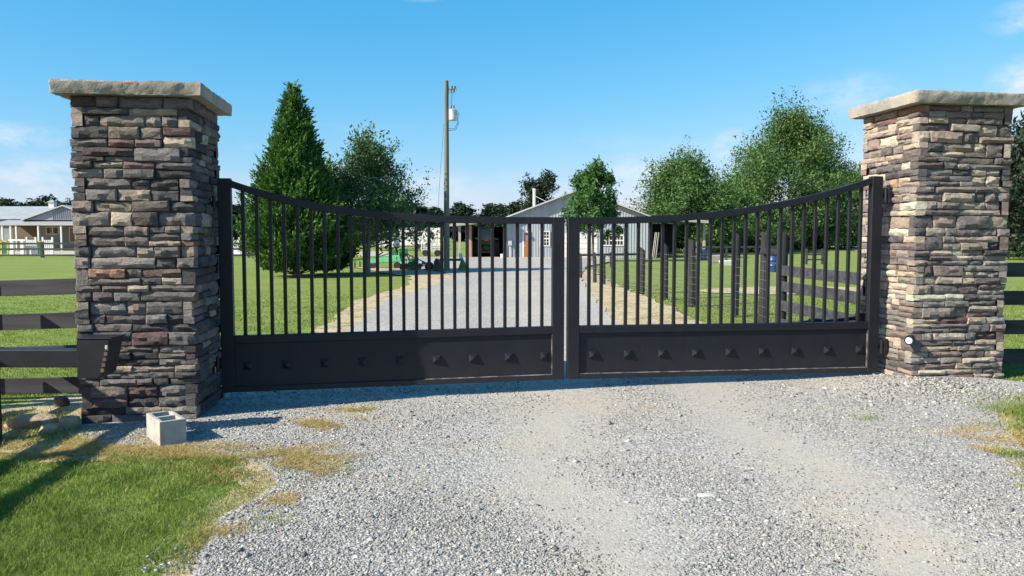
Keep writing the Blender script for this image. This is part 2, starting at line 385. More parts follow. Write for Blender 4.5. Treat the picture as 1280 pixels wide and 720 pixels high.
# ------------------------------------------------------------------ ground and surfaces
def ground():
    def axis(a, n, k): t = np.linspace(-1, 1, n); return np.sinh(t * k) / np.sinh(k) * a
    xs = axis(1600, 200, 6.5); t = np.linspace(0, 1, 190)
    ys = -60 + np.concatenate([np.linspace(0, 62, 60)[:-1], 62 + (np.sinh(t * 6.5) / np.sinh(6.5)) * 1900])
    X, Yg = np.meshgrid(xs, ys); Z = gz(X, Yg)
    V = np.stack([X, Yg, Z], -1).reshape(-1, 3); nx = len(xs); ny = len(ys)
    i, j = np.meshgrid(np.arange(nx - 1), np.arange(ny - 1)); b = (j * nx + i).ravel()
    Q = np.stack([b, b + 1, b + nx + 1, b + nx], -1)
    o = link(bpy.data.objects.new('ground', npmesh('ground', V, Q, MAT_LAWN, smooth=True))); o['kind'] = 'structure'
ground()
def jitter(y, seed, amp):
    hi = 1 - .45 * sstep(7, 11, y) - .55 * sstep(18, 26, y)
    return amp * (np.sin(y * 2.1 + seed) + .7 * np.sin(y * 3.3 + seed * 2) + hi * (.5 * np.sin(y * 11.7 + seed * 3) + .35 * (1 - sstep(6, 9, y)) * np.sin(y * 27 + seed)))
def strip(name, lpts, rpts, y0, y1, mat, dz, amp=.04, ncol=14, kind='structure', step=.05, grow=.012):
    ys = [y0]
    while ys[-1] < y1: ys.append(ys[-1] + max(step, ys[-1] * grow * .8))
    ys = np.array(ys)
    xl = np.interp(ys, [p[0] for p in lpts], [p[1] for p in lpts]); xr = np.interp(ys, [p[0] for p in rpts], [p[1] for p in rpts])
    sc = amp * np.clip(ys / 8, .6, 1.5) * (1 - .2 * sstep(10, 16, ys))
    xl = xl + jitter(ys, 1.3, 1) * sc; xr = xr + jitter(ys, 4.1, 1) * sc
    t = np.linspace(0, 1, ncol)[None, :]
    X = xl[:, None] * (1 - t) + xr[:, None] * t; Yg = np.repeat(ys[:, None], ncol, 1)
    Z = gz(X, Yg) + dz * np.clip(Yg / 8, 1, 6)
    V = np.stack([X, Yg, Z], -1).reshape(-1, 3)
    i, j = np.meshgrid(np.arange(ncol - 1), np.arange(len(ys) - 1)); b = (j * ncol + i).ravel()
    Q = np.stack([b, b + 1, b + ncol + 1, b + ncol], -1)
    o = link(bpy.data.objects.new(name, npmesh(name, V, Q, mat, smooth=True))); o['kind'] = kind
    return o
DL = [(-8, -1.6), (3, -1.42), (4.3, -1.6), (4.9, -1.45), (5.4, -1.75), (5.75, -2.3), (6.0, -3.1), (6.3, -3.5), (6.9, -3.75), (7.2, -3.0), (7.8, -2.85), (9, -2.8), (13, -2.75), (19.5, -3.1), (25, -2.6), (32, -2.3), (37, -3.2), (45, -6), (60, -9)]
DR = [(-8, 2.6), (3, 2.9), (4.9, 3.22), (5.7, 3.68), (6.7, 4.15), (7.3, 4.95), (7.9, 5.15), (8.6, 4.2), (9.2, 3.2), (10.5, 2.4), (13.9, 1.84), (20.8, 2.07), (31, 2.65), (45, 4.2), (60, 8)]
strip('driveway', DL, DR, -8, 66.5, MAT_GRAVEL, .014, .03)
# bare straw-coloured verges on both sides
strip('dirt_verge', [(8.4, -3.0), (13, -3.25), (20, -3.9), (26, -3.4), (33, -4.2), (37, -6), (45, -9)], DL_in := [(y, x + .35) for y, x in DL], 8.4, 44, MAT_DIRT, .008, .05)
strip('dirt_verge', [(y, x - .35) for y, x in DR], [(8.6, 4.0), (9.5, 3.9), (12, 3.3), (15, 3.35), (18, 3.4), (22, 3.3), (31, 3.4), (40, 4.3)], 8.8, 40, MAT_DIRT, .008, .05)
strip('dirt_verge', [(2.9, -1.58), (4.3, -1.76), (4.9, -1.65), (5.4, -2.0), (5.8, -2.8)], [(2.9, -1.2), (5.8, -1.2)], 2.9, 5.75, MAT_DIRT, .007, .06)
strip('dirt_patch', [(20.3, 6.2), (21, 5.0), (22.4, 5.4), (23.6, 7.5)], [(20.3, 7.0), (21, 11.5), (22.4, 12.5), (23.6, 9.5)], 20.3, 23.6, MAT_DIRT, .008, .14)
strip('dirt_patch', [(5.7, -3.4), (6.1, -4.6), (7.0, -5.2), (8.0, -4.6)], [(5.7, -1.9), (6.1, -2.2), (7.0, -3.3), (8.0, -3.4)], 5.55, 8.0, MAT_DIRT, .008, .05)
strip('dirt_patch', [(4.9, 3.4), (5.7, 3.7), (6.8, 3.9)], [(4.9, 3.8), (5.7, 4.2), (6.8, 4.6)], 4.9, 6.9, MAT_DIRT, .006, .06)
strip('sandy_lane', [(72, -80), (95, -90)], [(72, -9), (95, -14)], 72, 95, MAT_SAND, .003, .02)
strip('gravel_lane', [(97, 42), (130, 52), (200, 71)], [(97, 45.5), (130, 56.5), (200, 77)], 97, 200, MAT_SAND, .01, .02)

# ------------------------------------------------------------------ stone gate piers
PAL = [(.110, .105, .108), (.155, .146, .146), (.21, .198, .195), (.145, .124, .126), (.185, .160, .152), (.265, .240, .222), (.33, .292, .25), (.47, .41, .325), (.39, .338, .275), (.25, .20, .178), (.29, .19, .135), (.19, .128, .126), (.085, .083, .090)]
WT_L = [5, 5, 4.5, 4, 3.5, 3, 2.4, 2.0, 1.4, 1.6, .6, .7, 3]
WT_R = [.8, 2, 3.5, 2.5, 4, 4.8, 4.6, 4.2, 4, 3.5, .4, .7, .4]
def stone_geo(l, h, d, rough, seed):
    # box with a broken, rounded front face; x along the wall, -y outwards, z up
    r = random.Random(seed); nx = max(2, min(6, int(l / .06) + 1)); nz_ = 3 if h > .085 else 2
    b = min(.012, h * .16); V = []; Fc = []; idx = {}
    def put(k, p):
        idx[k] = len(V); V.append(p)
    for j in range(nz_ + 1):
        for i in range(nx + 1):
            x = (i / nx - .5) * (l - 2 * b * .8); z = (j / nz_ - .5) * (h - 2 * b * .8)
            edge = i in (0, nx) or j in (0, nz_)
            y = -d + (r.uniform(0, 1.3 * b) if edge else r.uniform(-rough, rough * .5))
            put((i, j), (x + r.uniform(-1, 1) * l * .025, y, z + r.uniform(-1, 1) * h * .075))
    for j in range(nz_):
        for i in range(nx): Fc.append((idx[i, j], idx[i + 1, j], idx[i + 1, j + 1], idx[i, j + 1]))
    ring = [(i, 0) for i in range(nx)] + [(nx, j) for j in range(nz_)] + [(i, nz_) for i in range(nx, 0, -1)] + [(0, j) for j in range(nz_, 0, -1)]
    prev = [idx[k] for k in ring]
    for lvl, (ins, y) in enumerate(((0, -d + b * 1.6), (0, 0))):
        cur = []
        for (i, j) in ring:
            x = (i / nx - .5) * l; z = (j / nz_ - .5) * h
            jj = .0 if lvl else 1
            cur.append(len(V)); V.append((x + jj * r.uniform(-.004, .003), y, z + jj * r.uniform(-.006, .004)))
        n = len(ring)
        for k in range(n): Fc.append((prev[k], cur[k], cur[(k + 1) % n], prev[(k + 1) % n]))
        prev = cur
    return V, Fc
def pier(label, corner, yaw, wx, wy, z0, z1, ztop, over, wts, seed, seen, gain=1.0):
    # corner = the front corner next to the driveway; seen = the faces the photograph shows ('front' and one side)
    rr = random.Random(seed); right_corner = seen == 'right'
    ax = Vector((cos(yaw), sin(yaw), 0)); ay = Vector((-sin(yaw), cos(yaw), 0))
    c = Vector(corner) + (-ax if right_corner else ax) * wx / 2 + ay * wy / 2
    root = thing('stone_pier', label, 'stone pillar', (c.x, c.y, z0), yaw)
    H = z1 - z0
    m = MB(); m.box(-wx / 2 + .035, wx / 2 - .035, -wy / 2 + .035, wy / 2 - .035, -.1, H); m.build('core', MAT_MORTAR, root)
    faces = {'front': (0, wx, wy), 'right': (pi / 2, wy, wx), 'back': (pi, wx, wy), 'left': (-pi / 2, wy, wx)}
    courses = []; z = -.04
    while z < H - .03:
        h = rr.choice([.12, .14, .155, .17, .19, .21])
        if z + h > H - .09: h = H - z
        courses.append((z, h)); z += h
    sV = []; sF = []; sT = []; singles = 0
    for fname, (rot, L_, D_) in faces.items():
        for ci, (z, h) in enumerate(courses):
            first = (ci % 2 == 0) == (fname in ('front', 'back'))   # whose stones run to the corner in this course
            cw = rr.uniform(.085, .11)
            x0, x1 = (-L_ / 2, L_ / 2) if first else (-L_ / 2 + cw, L_ / 2 - cw)
            cells = []; x = x0                      # whole-height stones and runs of two or three thin rows
            while x < x1 - 1e-4:
                if rr.random() < (.14 if h < .16 else .05) or h < .10:
                    l = rr.choice([.17, .21, .25, .30, .36]) if h < .15 else rr.choice([.24, .28, .33]); 
                    if x1 - x - l < .13: l = x1 - x
                    cells.append((x, l, z, h)); x += l; continue
                run = rr.uniform(.38, .80)
                if x1 - x - run < .18: run = x1 - x
                nr = 2 if h < .15 or rr.random() < .45 else 3
                cuts = [0, rr.uniform(.36, .64), 1] if nr == 2 else [0, rr.uniform(.26, .38), rr.uniform(.58, .70), 1]
                for q in range(nr):
                    zz, hh = z + h * cuts[q], h * (cuts[q + 1] - cuts[q]); xx = x
                    while xx < x + run - 1e-4:
                        l = rr.choice([.13, .17, .21, .25, .30, .36, .42])
                        if x + run - xx - l < .11: l = x + run - xx
                        cells.append((xx, l, zz, hh)); xx += l
                x += run
            for x, l, zz, hh in cells:
                if True:
                    pro = rr.uniform(-.016, .022)
                    ends = first and (x <= x0 + 1e-6 or x + l >= x1 - 1e-6)
                    d = .10 + pro
                    V, Fc = stone_geo(l - rr.uniform(.001, .007), hh - rr.uniform(.001, .007), d, .018, rr.random())
                    cxl = x + l / 2
                    if ends: cxl += (rr.uniform(-.004, .014)) * (1 if x + l >= x1 - 1e-6 else -1)
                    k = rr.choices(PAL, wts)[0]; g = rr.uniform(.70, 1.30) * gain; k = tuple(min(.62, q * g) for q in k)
                    loc = Vector((cxl, -(D_ / 2) + .10, zz + hh / 2))
                    M4 = Matrix.Rotation(rot, 4, 'Z') @ Matrix.Translation(loc) @ Matrix.Rotation(rr.uniform(-.028, .028), 4, 'Y')
                    if fname in ('front', seen) and singles < 300:
                        me = bpy.data.meshes.new('stone'); me.from_pydata(V, [], Fc); me.materials.append(MAT_STONE)
                        me.polygons.foreach_set('use_smooth', [True] * len(me.polygons)); me.set_sharp_from_angle(angle=R(17))
                        o = link(bpy.data.objects.new('stone', me), root); o.matrix_local = M4; o.color = (*k, 1); singles += 1
                    else:
                        n = len(sV); sV += [tuple(M4 @ Vector(v)) for v in V]; sF += [tuple(n + i for i in f) for f in Fc]; sT += [k] * len(V)
    me = bpy.data.meshes.new('stone_courses'); me.from_pydata(sV, [], sF); me.materials.append(MAT_STONE2)
    a = me.color_attributes.new('tint', 'FLOAT_COLOR', 'POINT'); a.data.foreach_set('color', np.array([(*t, 1) for t in sT], np.float32).ravel())
    o = link(bpy.data.objects.new('stone_courses', me), root); o['kind'] = 'stuff'
    # chiselled cap slab
    T = ztop - z1; cx_, cy_ = wx / 2 + over, wy / 2 + over; V = []; Fc = []
    per = []; n1 = 44
    for (xa, ya, xb, yb) in ((-cx_, -cy_, cx_, -cy_), (cx_, -cy_, cx_, cy_), (cx_, cy_, -cx_, cy_), (-cx_, cy_, -cx_, -cy_)):
        for k in range(n1): per.append((xa + (xb - xa) * k / n1, ya + (yb - ya) * k / n1, ya == yb))
    lv = (0, .1, .25, .45, .65, .85, 1.0); np_ = len(per)
    for j, t in enumerate(lv):
        for (x, y, isfront) in per:
            rad = sqrt(x * x + y * y); am = 1 if isfront else .3
            q = Vector((x * 1.0 + seed, y, t * .12)); nzv = noise.noise(q * 9) * .5 + noise.noise(q * 24) * .35 + noise.noise(q * Vector((3, 3, 30)).x) * .3
            ins = am * (.014 + .020 * nzv + rr.uniform(-.004, .004) + .022 * (1 - t) ** 2) + (.008 if t == 1 else 0)
            V.append((x * (1 - ins / rad * 1.2), y * (1 - ins / rad * 1.2), H + T * t + (.010 * noise.noise(q * 14) + rr.uniform(-.004, .002)) * (t == 1) + rr.uniform(-.003, .003) * (t == 0)))
    for j in range(len(lv) - 1):
        for k in range(np_): Fc.append((j * np_ + k, j * np_ + (k + 1) % np_, (j + 1) * np_ + (k + 1) % np_, (j + 1) * np_ + k))
    V.append((0, 0, H + T + .005)); V.append((0, 0, H)); e = (len(lv) - 1) * np_
    for k in range(np_):
        Fc.append((e + k, e + (k + 1) % np_, len(V) - 2)); Fc.append(((k + 1) % np_, k, len(V) - 1))
    me = bpy.data.meshes.new('capstone'); me.from_pydata(V, [], Fc); me.materials.append(MAT_CAP)
    me.polygons.foreach_set('use_smooth', [True] * len(me.polygons)); me.set_sharp_from_angle(angle=R(35))
    link(bpy.data.objects.new('capstone', me), root)
    return root
YL, YR = R(7), R(9)
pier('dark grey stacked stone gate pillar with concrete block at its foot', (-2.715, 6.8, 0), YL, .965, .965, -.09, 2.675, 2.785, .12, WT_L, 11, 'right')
pr = at(1144, 300, 8.0)
RZ1 = at(1150, 130, 8.0).z; RZT = at(1150, 112, 7.88).z
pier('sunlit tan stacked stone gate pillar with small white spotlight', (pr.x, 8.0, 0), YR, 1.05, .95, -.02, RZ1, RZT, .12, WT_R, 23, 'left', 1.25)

# ------------------------------------------------------------------ driveway gate
GL = Vector((-2.735, 7.45)); GR = Vector((3.87, 8.4)); GD = (GR - GL); GLEN = GD.length; GYAW = atan2(GD.y, GD.x)
def sgate(px):                            # distance along the gate line of a column of the photograph
    lo, hi = 0.0, GLEN
    for _ in range(40):
        m = (lo + hi) / 2; p = GL + GD * (m / GLEN)
        if 640 + F * p.x / (p.y * _c + .8 * _s) < px: lo = m
        else: hi = m
    return lo
def zgate(px, py): p = GL + GD * (sgate(px) / GLEN); return at(px, py, p.y).z
s_mid1 = sgate(704.3); s_mid2 = sgate(708.8)
def leaf(label, sa, sb, zb_a, zb_b, zt_a, zt_b, hi_at_a, ex, hinge_a):
    p = GL + GD * (sa / GLEN); root = thing('gate_leaf', label, 'gate', (p.x, p.y, 0), GYAW)
    Lf = sb - sa; ST = .118; DEP = .075; y0, y1 = -DEP / 2, DEP / 2
    zb = lambda s: zb_a + (zb_b - zb_a) * s / Lf
    zlow = min(zt_a, zt_b); zhi = max(zt_a, zt_b)
    def zt(s):
        u = max(0, min(1, (s - ST * .6) / (Lf - ST * 1.2)))
        if hi_at_a: u = 1 - u
        return zlow + (zhi - zlow) * u ** ex
    def slab(name, s0, s1, za, zb2, zc, zd, ya=y0, yb=y1, bev=.004, par=root):
        m = MB(); m.hexa([(s0, ya, za), (s1, ya, zb2), (s1, yb, zb2), (s0, yb, za), (s0, ya, zc), (s1, ya, zd), (s1, yb, zd), (s0, yb, zc)])
        return m.build(name, MAT_GATE, par, bevel=bev)
    for s0, s1 in ((0, ST), (Lf - ST, Lf)):
        top = zt_a if s0 == 0 else zt_b
        slab('stile', s0, s1, zb(s0), zb(s1), top, top, y0 - .002, y1 + .002)
    BR, PR, PH = .05, .075, .535          # bottom rail, middle rail, panel top
    slab('bottom_rail', ST, Lf - ST, zb(ST), zb(Lf - ST), zb(ST) + BR, zb(Lf - ST) + BR)
    slab('middle_rail', ST, Lf - ST, zb(ST) + PH - PR, zb(Lf - ST) + PH - PR, zb(ST) + PH, zb(Lf - ST) + PH)
    slab('kick_panel', ST, Lf - ST, zb(ST) + BR, zb(Lf - ST) + BR, zb(ST) + PH - PR, zb(Lf - ST) + PH - PR, y0 + .026, y1 - .012, 0)
    # curved top rail
    m = MB(); n = 36; th = .068; base = len(m.v)
    for i in range(n + 1):
        s = ST + (Lf - 2 * ST) * i / n; z = zt(s)
        m.v += [(s, y0, z - th), (s, y1, z - th), (s, y1, z), (s, y0, z)]
    for i in range(n):
        a = i * 4; b = a + 4
        for k in range(4): m.f.append((a + k, a + (k + 1) % 4, b + (k + 1) % 4, b + k))
    m.f += [(0, 1, 2, 3), (n * 4 + 3, n * 4 + 2, n * 4 + 1, n * 4)]
    m.build('top_rail', MAT_GATE, root, bevel=.004)
    # pickets
    for i in range(24):
        s = ST + (Lf - 2 * ST) * (i + .82) / 24.64; hw = .016
        m = MB(); zz = zt(s) - th * .5; m.box(s - hw, s + hw, -hw, hw, zb(s) + PH - .01, zz); m.build('picket', MAT_GATE, root, bevel=.003)
    # pyramid studs
    m = MB(); w_ = .038
    m.add([(-w_, 0, -w_), (w_, 0, -w_), (w_, 0, w_), (-w_, 0, w_), (-w_, -.012, -w_), (w_, -.012, -w_), (w_, -.012, w_), (-w_, -.012, w_), (0, -.04, 0)],
          [(0, 1, 5, 4), (1, 2, 6, 5), (2, 3, 7, 6), (3, 0, 4, 7), (4, 5, 8), (5, 6, 8), (6, 7, 8), (7, 4, 8), (3, 2, 1, 0)])
    sm = m.mesh('stud', MAT_GATE)
    for i in range(9):
        s = Lf * (.072 + .1085 * i) if hi_at_a else Lf * (.078 + .1075 * i)
        o = link(bpy.data.objects.new('stud', sm), root); o.location = (s, y0 + .027, zb(s) + .245)
    m = MB(); a_, b_ = (1.9, Lf - ST) if hi_at_a else (ST, Lf - ST); za_ = zb(a_) + BR; zc_ = zb(b_) + BR  # thin pale strips imitating sun glint along the panel's bottom and end edge
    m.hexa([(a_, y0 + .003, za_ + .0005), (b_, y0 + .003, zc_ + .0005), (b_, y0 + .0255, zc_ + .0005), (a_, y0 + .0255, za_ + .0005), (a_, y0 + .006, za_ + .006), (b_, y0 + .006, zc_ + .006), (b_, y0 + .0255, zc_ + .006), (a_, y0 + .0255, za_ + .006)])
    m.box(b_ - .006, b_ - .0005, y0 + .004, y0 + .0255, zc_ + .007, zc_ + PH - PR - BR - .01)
    m.build('glint_strip', MAT_GLINT, root)
    # hinges towards the pier
    for zz in (.27, zhi - .27):
        m = MB(); d = -1 if hinge_a else 1; e = 0 if hinge_a else Lf; zr = zz + (zb_a if hinge_a else zb_b)
        a, b = sorted((e, e + d * .085))
        m.box(a, b, -.03, .03, zr - .022, zr + .022)
        a, b = sorted((e + d * .055, e + d * .10)); m.box(a, b, -.055, .055, zr - .085, zr + .085)
        m.build('hinge', MAT_BLACK, root, bevel=.004)
        m = MB(); m.tube([(e + d * .03, -.045, zr - .07), (e + d * .03, -.045, zr + .07)], .016, 10); m.build('hinge_pin', MAT_BLACK, root, smooth=True)
    return root
zBL, zTL = zgate(282, 490), zgate(282, 223)
zBM, zTM = zgate(703, 473.5), zgate(697, 271.5)
zBR, zTR = zgate(1090, 464.5), zgate(1092, 220.5)
leaf('black steel gate leaf in the shadow of the dark pillar, nearer leaf', 0, s_mid1, zBL, zBM, zTL, zTM, True, 3.3, True)
leaf('black steel gate leaf fully in sun, hinged to the tan pillar', s_mid2, GLEN, zBM, zBR, zTM, zTR, False, 2.42, False)

def gate_opener():
    a = at(1076, 397, 8.72); b = at(985, 408, 8.75)
    root = thing('gate_opener_arm', 'black gate opener arm lying along the back of the sunlit gate leaf', 'gate opener', tuple(a))
    d = b - a
    m = MB(); m.tube([(0, 0, 0), d * .62], .022, 10); m.build('rod', MAT_BLACK, root, smooth=True)
    m = MB(); m.tube([d * .55, d * 1.4], .042, 12); m.build('housing', MAT_BLACK, root, smooth=True)
    m = MB(); m.box(-.05, .05, -.04, .04, -.06, .05); m.build('bracket', MAT_BLACK, root, bevel=.006)
    m = MB(); m.obox(d * .62, (1, 0, 0), (0, 1, 0), (0, 0, 1), .13, .10, .10); m.build('clamp', MAT_BLACK, root, bevel=.01)
gate_opener()

# ------------------------------------------------------------------ small things round the piers
def call_box():
    Yb = 6.15; p = at(4, 447, Yb); ctr = at(-16, 447, Yb); g = gzf(ctr.x, Yb)
    root = thing('call_box', 'black hooded call box on a square steel arm in front of the dark pillar', 'call box', (ctr.x, Yb, g))
    ah = ctr.z - g
    m = MB(); m.box(-.06, .06, -.06, .06, 0, ah - .068); m.build('post', MAT_BLACK, root, bevel=.006)
    m = MB(); m.box(-.16, .16, -.13, .13, -.01, .02); m.build('base_plate', MAT_BLACK, root, bevel=.004)
    xr = at(106, 447, Yb).x - ctr.x
    m = MB(); m.box(-.75, xr, -.065, .065, ah - .068, ah + .068); m.build('arm', MAT_BLACK, root, bevel=.006)
    x0 = at(105, 447, Yb).x - ctr.x; x1 = at(147, 421, Yb).x - ctr.x; x2 = at(137, 471, Yb).x - ctr.x
    zt = at(120, 422, Yb).z - g; zb = at(120, 470, Yb).z - g
    m = MB(); m.prism([(x0, zb + .01), (x0 + .02, zb), (x2 - .03, zb), (x2, zb + .03), (x1 - .01, zt - .012), (x1, zt), (x0 + .005, zt)], -.11, .11); m.build('housing', MAT_BLACK, root, bevel=.006, seg=2)
    m = MB(); m.box(x0 + .004, x1 + .008, -.118, .118, zt + .002, zt + .012); m.build('hood', MAT_BLACK, root, bevel=.004)
    m = MB()
    for k in range(5):
        z = zb + .05 + k * .042; xx = x2 + (x1 - x2) * (z - zb) / (zt - zb)
        m.box(xx - .02, xx + .004, -.118, -.1, z, z + .026)
    m.build('speaker_slots', MAT_RUST, root, kind='stuff')
    m = MB(); m.obox((x1 - .03, -.115, zt - .06), (1, 0, 0), (0, 1, 0), (0, 0, 1), .02, .012, .03); m.build('lock', MAT_GALV, root, bevel=.002)
call_box()
def concrete_block():
    g = gzf(-2.66, 6.05); yaw = R(38)
    root = thing('concrete_block', 'grey two-hole concrete block on dry grass before the dark pillar', 'concrete block', (-2.63, 5.86, g + .008), yaw)
    W_, L_, H_ = .193, .39, .193; t = .032; m = MB()
    for (y0, y1) in ((0, t), (L_ / 2 - t / 2, L_ / 2 + t / 2), (L_ - t, L_)): m.box(t, W_ - t, y0, y1, 0, H_)
    # side walls run the whole length; split so that no faces coincide
    m2 = MB(); prof = [(0, 0), (W_, 0), (W_, L_), (0, L_)]
    V = []; Fc = []
    xs = [0, t, W_ - t, W_]; ys = [0, t, L_ / 2 - t / 2, L_ / 2 + t / 2, L_ - t, L_]
    hole = {(1, 1), (1, 3)}; vid = {}
    def vv(i, j, k):
        if (i, j, k) not in vid: vid[i, j, k] = len(V); V.append((xs[i], ys[j], k * H_))
        return vid[i, j, k]
    for i in range(3):
        for j in range(5):
            if (i, j) in hole: continue
            Fc.append((vv(i, j, 1), vv(i + 1, j, 1), vv(i + 1, j + 1, 1), vv(i, j + 1, 1))); Fc.append((vv(i, j + 1, 0), vv(i + 1, j + 1, 0), vv(i + 1, j, 0), vv(i, j, 0)))
            for di, dj, a, b in ((-1, 0, (i, j), (i, j + 1)), (1, 0, (i + 1, j + 1), (i + 1, j)), (0, -1, (i + 1, j), (i, j)), (0, 1, (i, j + 1), (i + 1, j + 1))):
                ni, nj = i + di, j + dj
                if not (0 <= ni < 3 and 0 <= nj < 5) or (ni, nj) in hole:
                    Fc.append((vv(*a, 0), vv(*b, 0), vv(*b, 1), vv(*a, 1)))
    m2.v = V; m2.f = Fc; m2.build('block_body', MAT_BLOCK, root, bevel=.006, seg=2)
concrete_block()
def rock(name, label, cat, x, y, sx_, sy_, sz_, mat, seed, dz=0, rz=0):
    rr = random.Random(seed); bm = bmesh.new(); bmesh.ops.create_icosphere(bm, subdivisions=2, radius=1)
    for v in bm.verts:
        k = 1 + rr.uniform(-.16, .16); c = v.co
        for ax_ in range(3): c[ax_] = math.copysign(abs(c[ax_]) ** .6, c[ax_])
        v.co = Vector((c.x * sx_ / 2 * k, c.y * sy_ / 2 * k, c.z * sz_ / 2 * (1 + rr.uniform(-.08, .08))))
    me = bpy.data.meshes.new(name); bm.to_mesh(me); bm.free(); me.materials.append(mat)
    o = link(bpy.data.objects.new(name, me)); o.location = (x, y, gzf(x, y) + sz_ * .25 + dz); o.rotation_euler = (0, 0, rz); tag(o, label, cat)
    return o
def rock_px(label, px, py, w_, d_, h_, mat, seed, rz=0, Y=None):
    v = (360 - py) / F; Y = Y or 1.6 / (_s - v * _c) * (_c + v * _s); p = at(px, py, Y)
    rock('rock', label, 'rock', p.x, p.y, w_, d_, h_, mat, seed, 0, rz)
rock_px('wide flat tan sandstone slab in the bare soil under the black fence', 42, 530, .38, .28, .12, MAT_ROCK, 3, .2)
rock_px('small pale tan rock between the flat slab and the dark pillar', 64, 541, .16, .13, .11, MAT_ROCK, 4)
rock_px('tan wedge-shaped rock touching the foot of the dark pillar', 87, 535, .17, .17, .14, MAT_ROCK, 5, .5)
rock_px('reddish brown block of stone under the lowest black board', 77, 505, .13, .12, .13, MAT_RUST, 6, 0, 7.5)
rock_px('flat white stone in the driveway, longer one of two', 884, 632, .14, .065, .032, MAT_PALEROCK, 8, .1)
rock_px('small round white stone in the driveway beside the longer one', 857, 637, .065, .05, .03, MAT_PALEROCK, 9)
def spotlight():
    p = at(1137, 425, 7.93)
    root = thing('spotlight', 'small dark spotlight with a white lens on the corner of the tan pillar', 'spotlight', tuple(p))
    d = Vector((-.55, -.75, -.1)).normalized()
    m = MB(); m.tube([-d * .07, -d * .05, d * .0, d * .035], [.025, .045, .05, .045], 14); m.build('lamp_body', MAT_BLACK, root, smooth=True)
    m = MB(); m.tube([d * .030, d * .040], [.036, .03], 16); m.build('lens', MAT_LENS, root)
    m = MB(); m.tube([-d * .03, (.06, .10, -.02)], .015, 8); m.build('bracket', MAT_BLACK, root)
spotlight()

# ------------------------------------------------------------------ board fences
def board_fence(label, pts, zs, bh, posts, mat=None, face=-1, th=.028, post_w=.12, post_z=None, names=('board', 'post'), group=None, round_post=False):
    mat = mat or MAT_BOARD; x0, y0 = pts[0]
    root = thing('board_fence', label, 'fence', (x0, y0, 0), 0, group)
    for a, b in zip(pts[:-1], pts[1:]):
        d = Vector((b[0] - a[0], b[1] - a[1], 0)); nrm = Vector((-d.y, d.x, 0)).normalized() * (-face) * -(post_w / 2 + th / 2 + .002)
        for z in zs:
            m = MB(); A = Vector((a[0] - x0, a[1] - y0, gzf(*a) + z + random.uniform(-.006, .006))) + nrm; B = Vector((b[0] - x0, b[1] - y0, gzf(*b) + z + random.uniform(-.006, .006))) + nrm
            m.bar(A, B, bh, th); m.build(names[0], mat, root, bevel=.003 if y0 < 20 else 0)
    for (px_, py_) in posts:
        g = gzf(px_, py_); h = post_z or (max(zs) + bh / 2 + .05); m = MB()
        m.box(px_ - x0 - post_w / 2, px_ - x0 + post_w / 2, py_ - y0 - post_w / 2, py_ - y0 + post_w / 2, g - .2, g + h); m.build(names[1], mat, root, bevel=.006 if y0 < 20 else 0)
    return root
def zs_at(px, pys, Y, x=None):
    return [at(px, p, Y).z - gzf(at(px, p, Y).x, Y) for p in pys]
zsL = zs_at(48, (359.5, 402.5, 444, 484), 7.35)
board_fence('black four-board fence running left from the dark pillar', [(-3.45, 7.38), (-4.95, 7.35), (-7.4, 7.3), (-9.8, 7.3)], zsL, .148, [(-4.98, 7.4), (-7.4, 7.36), (-9.8, 7.36)])
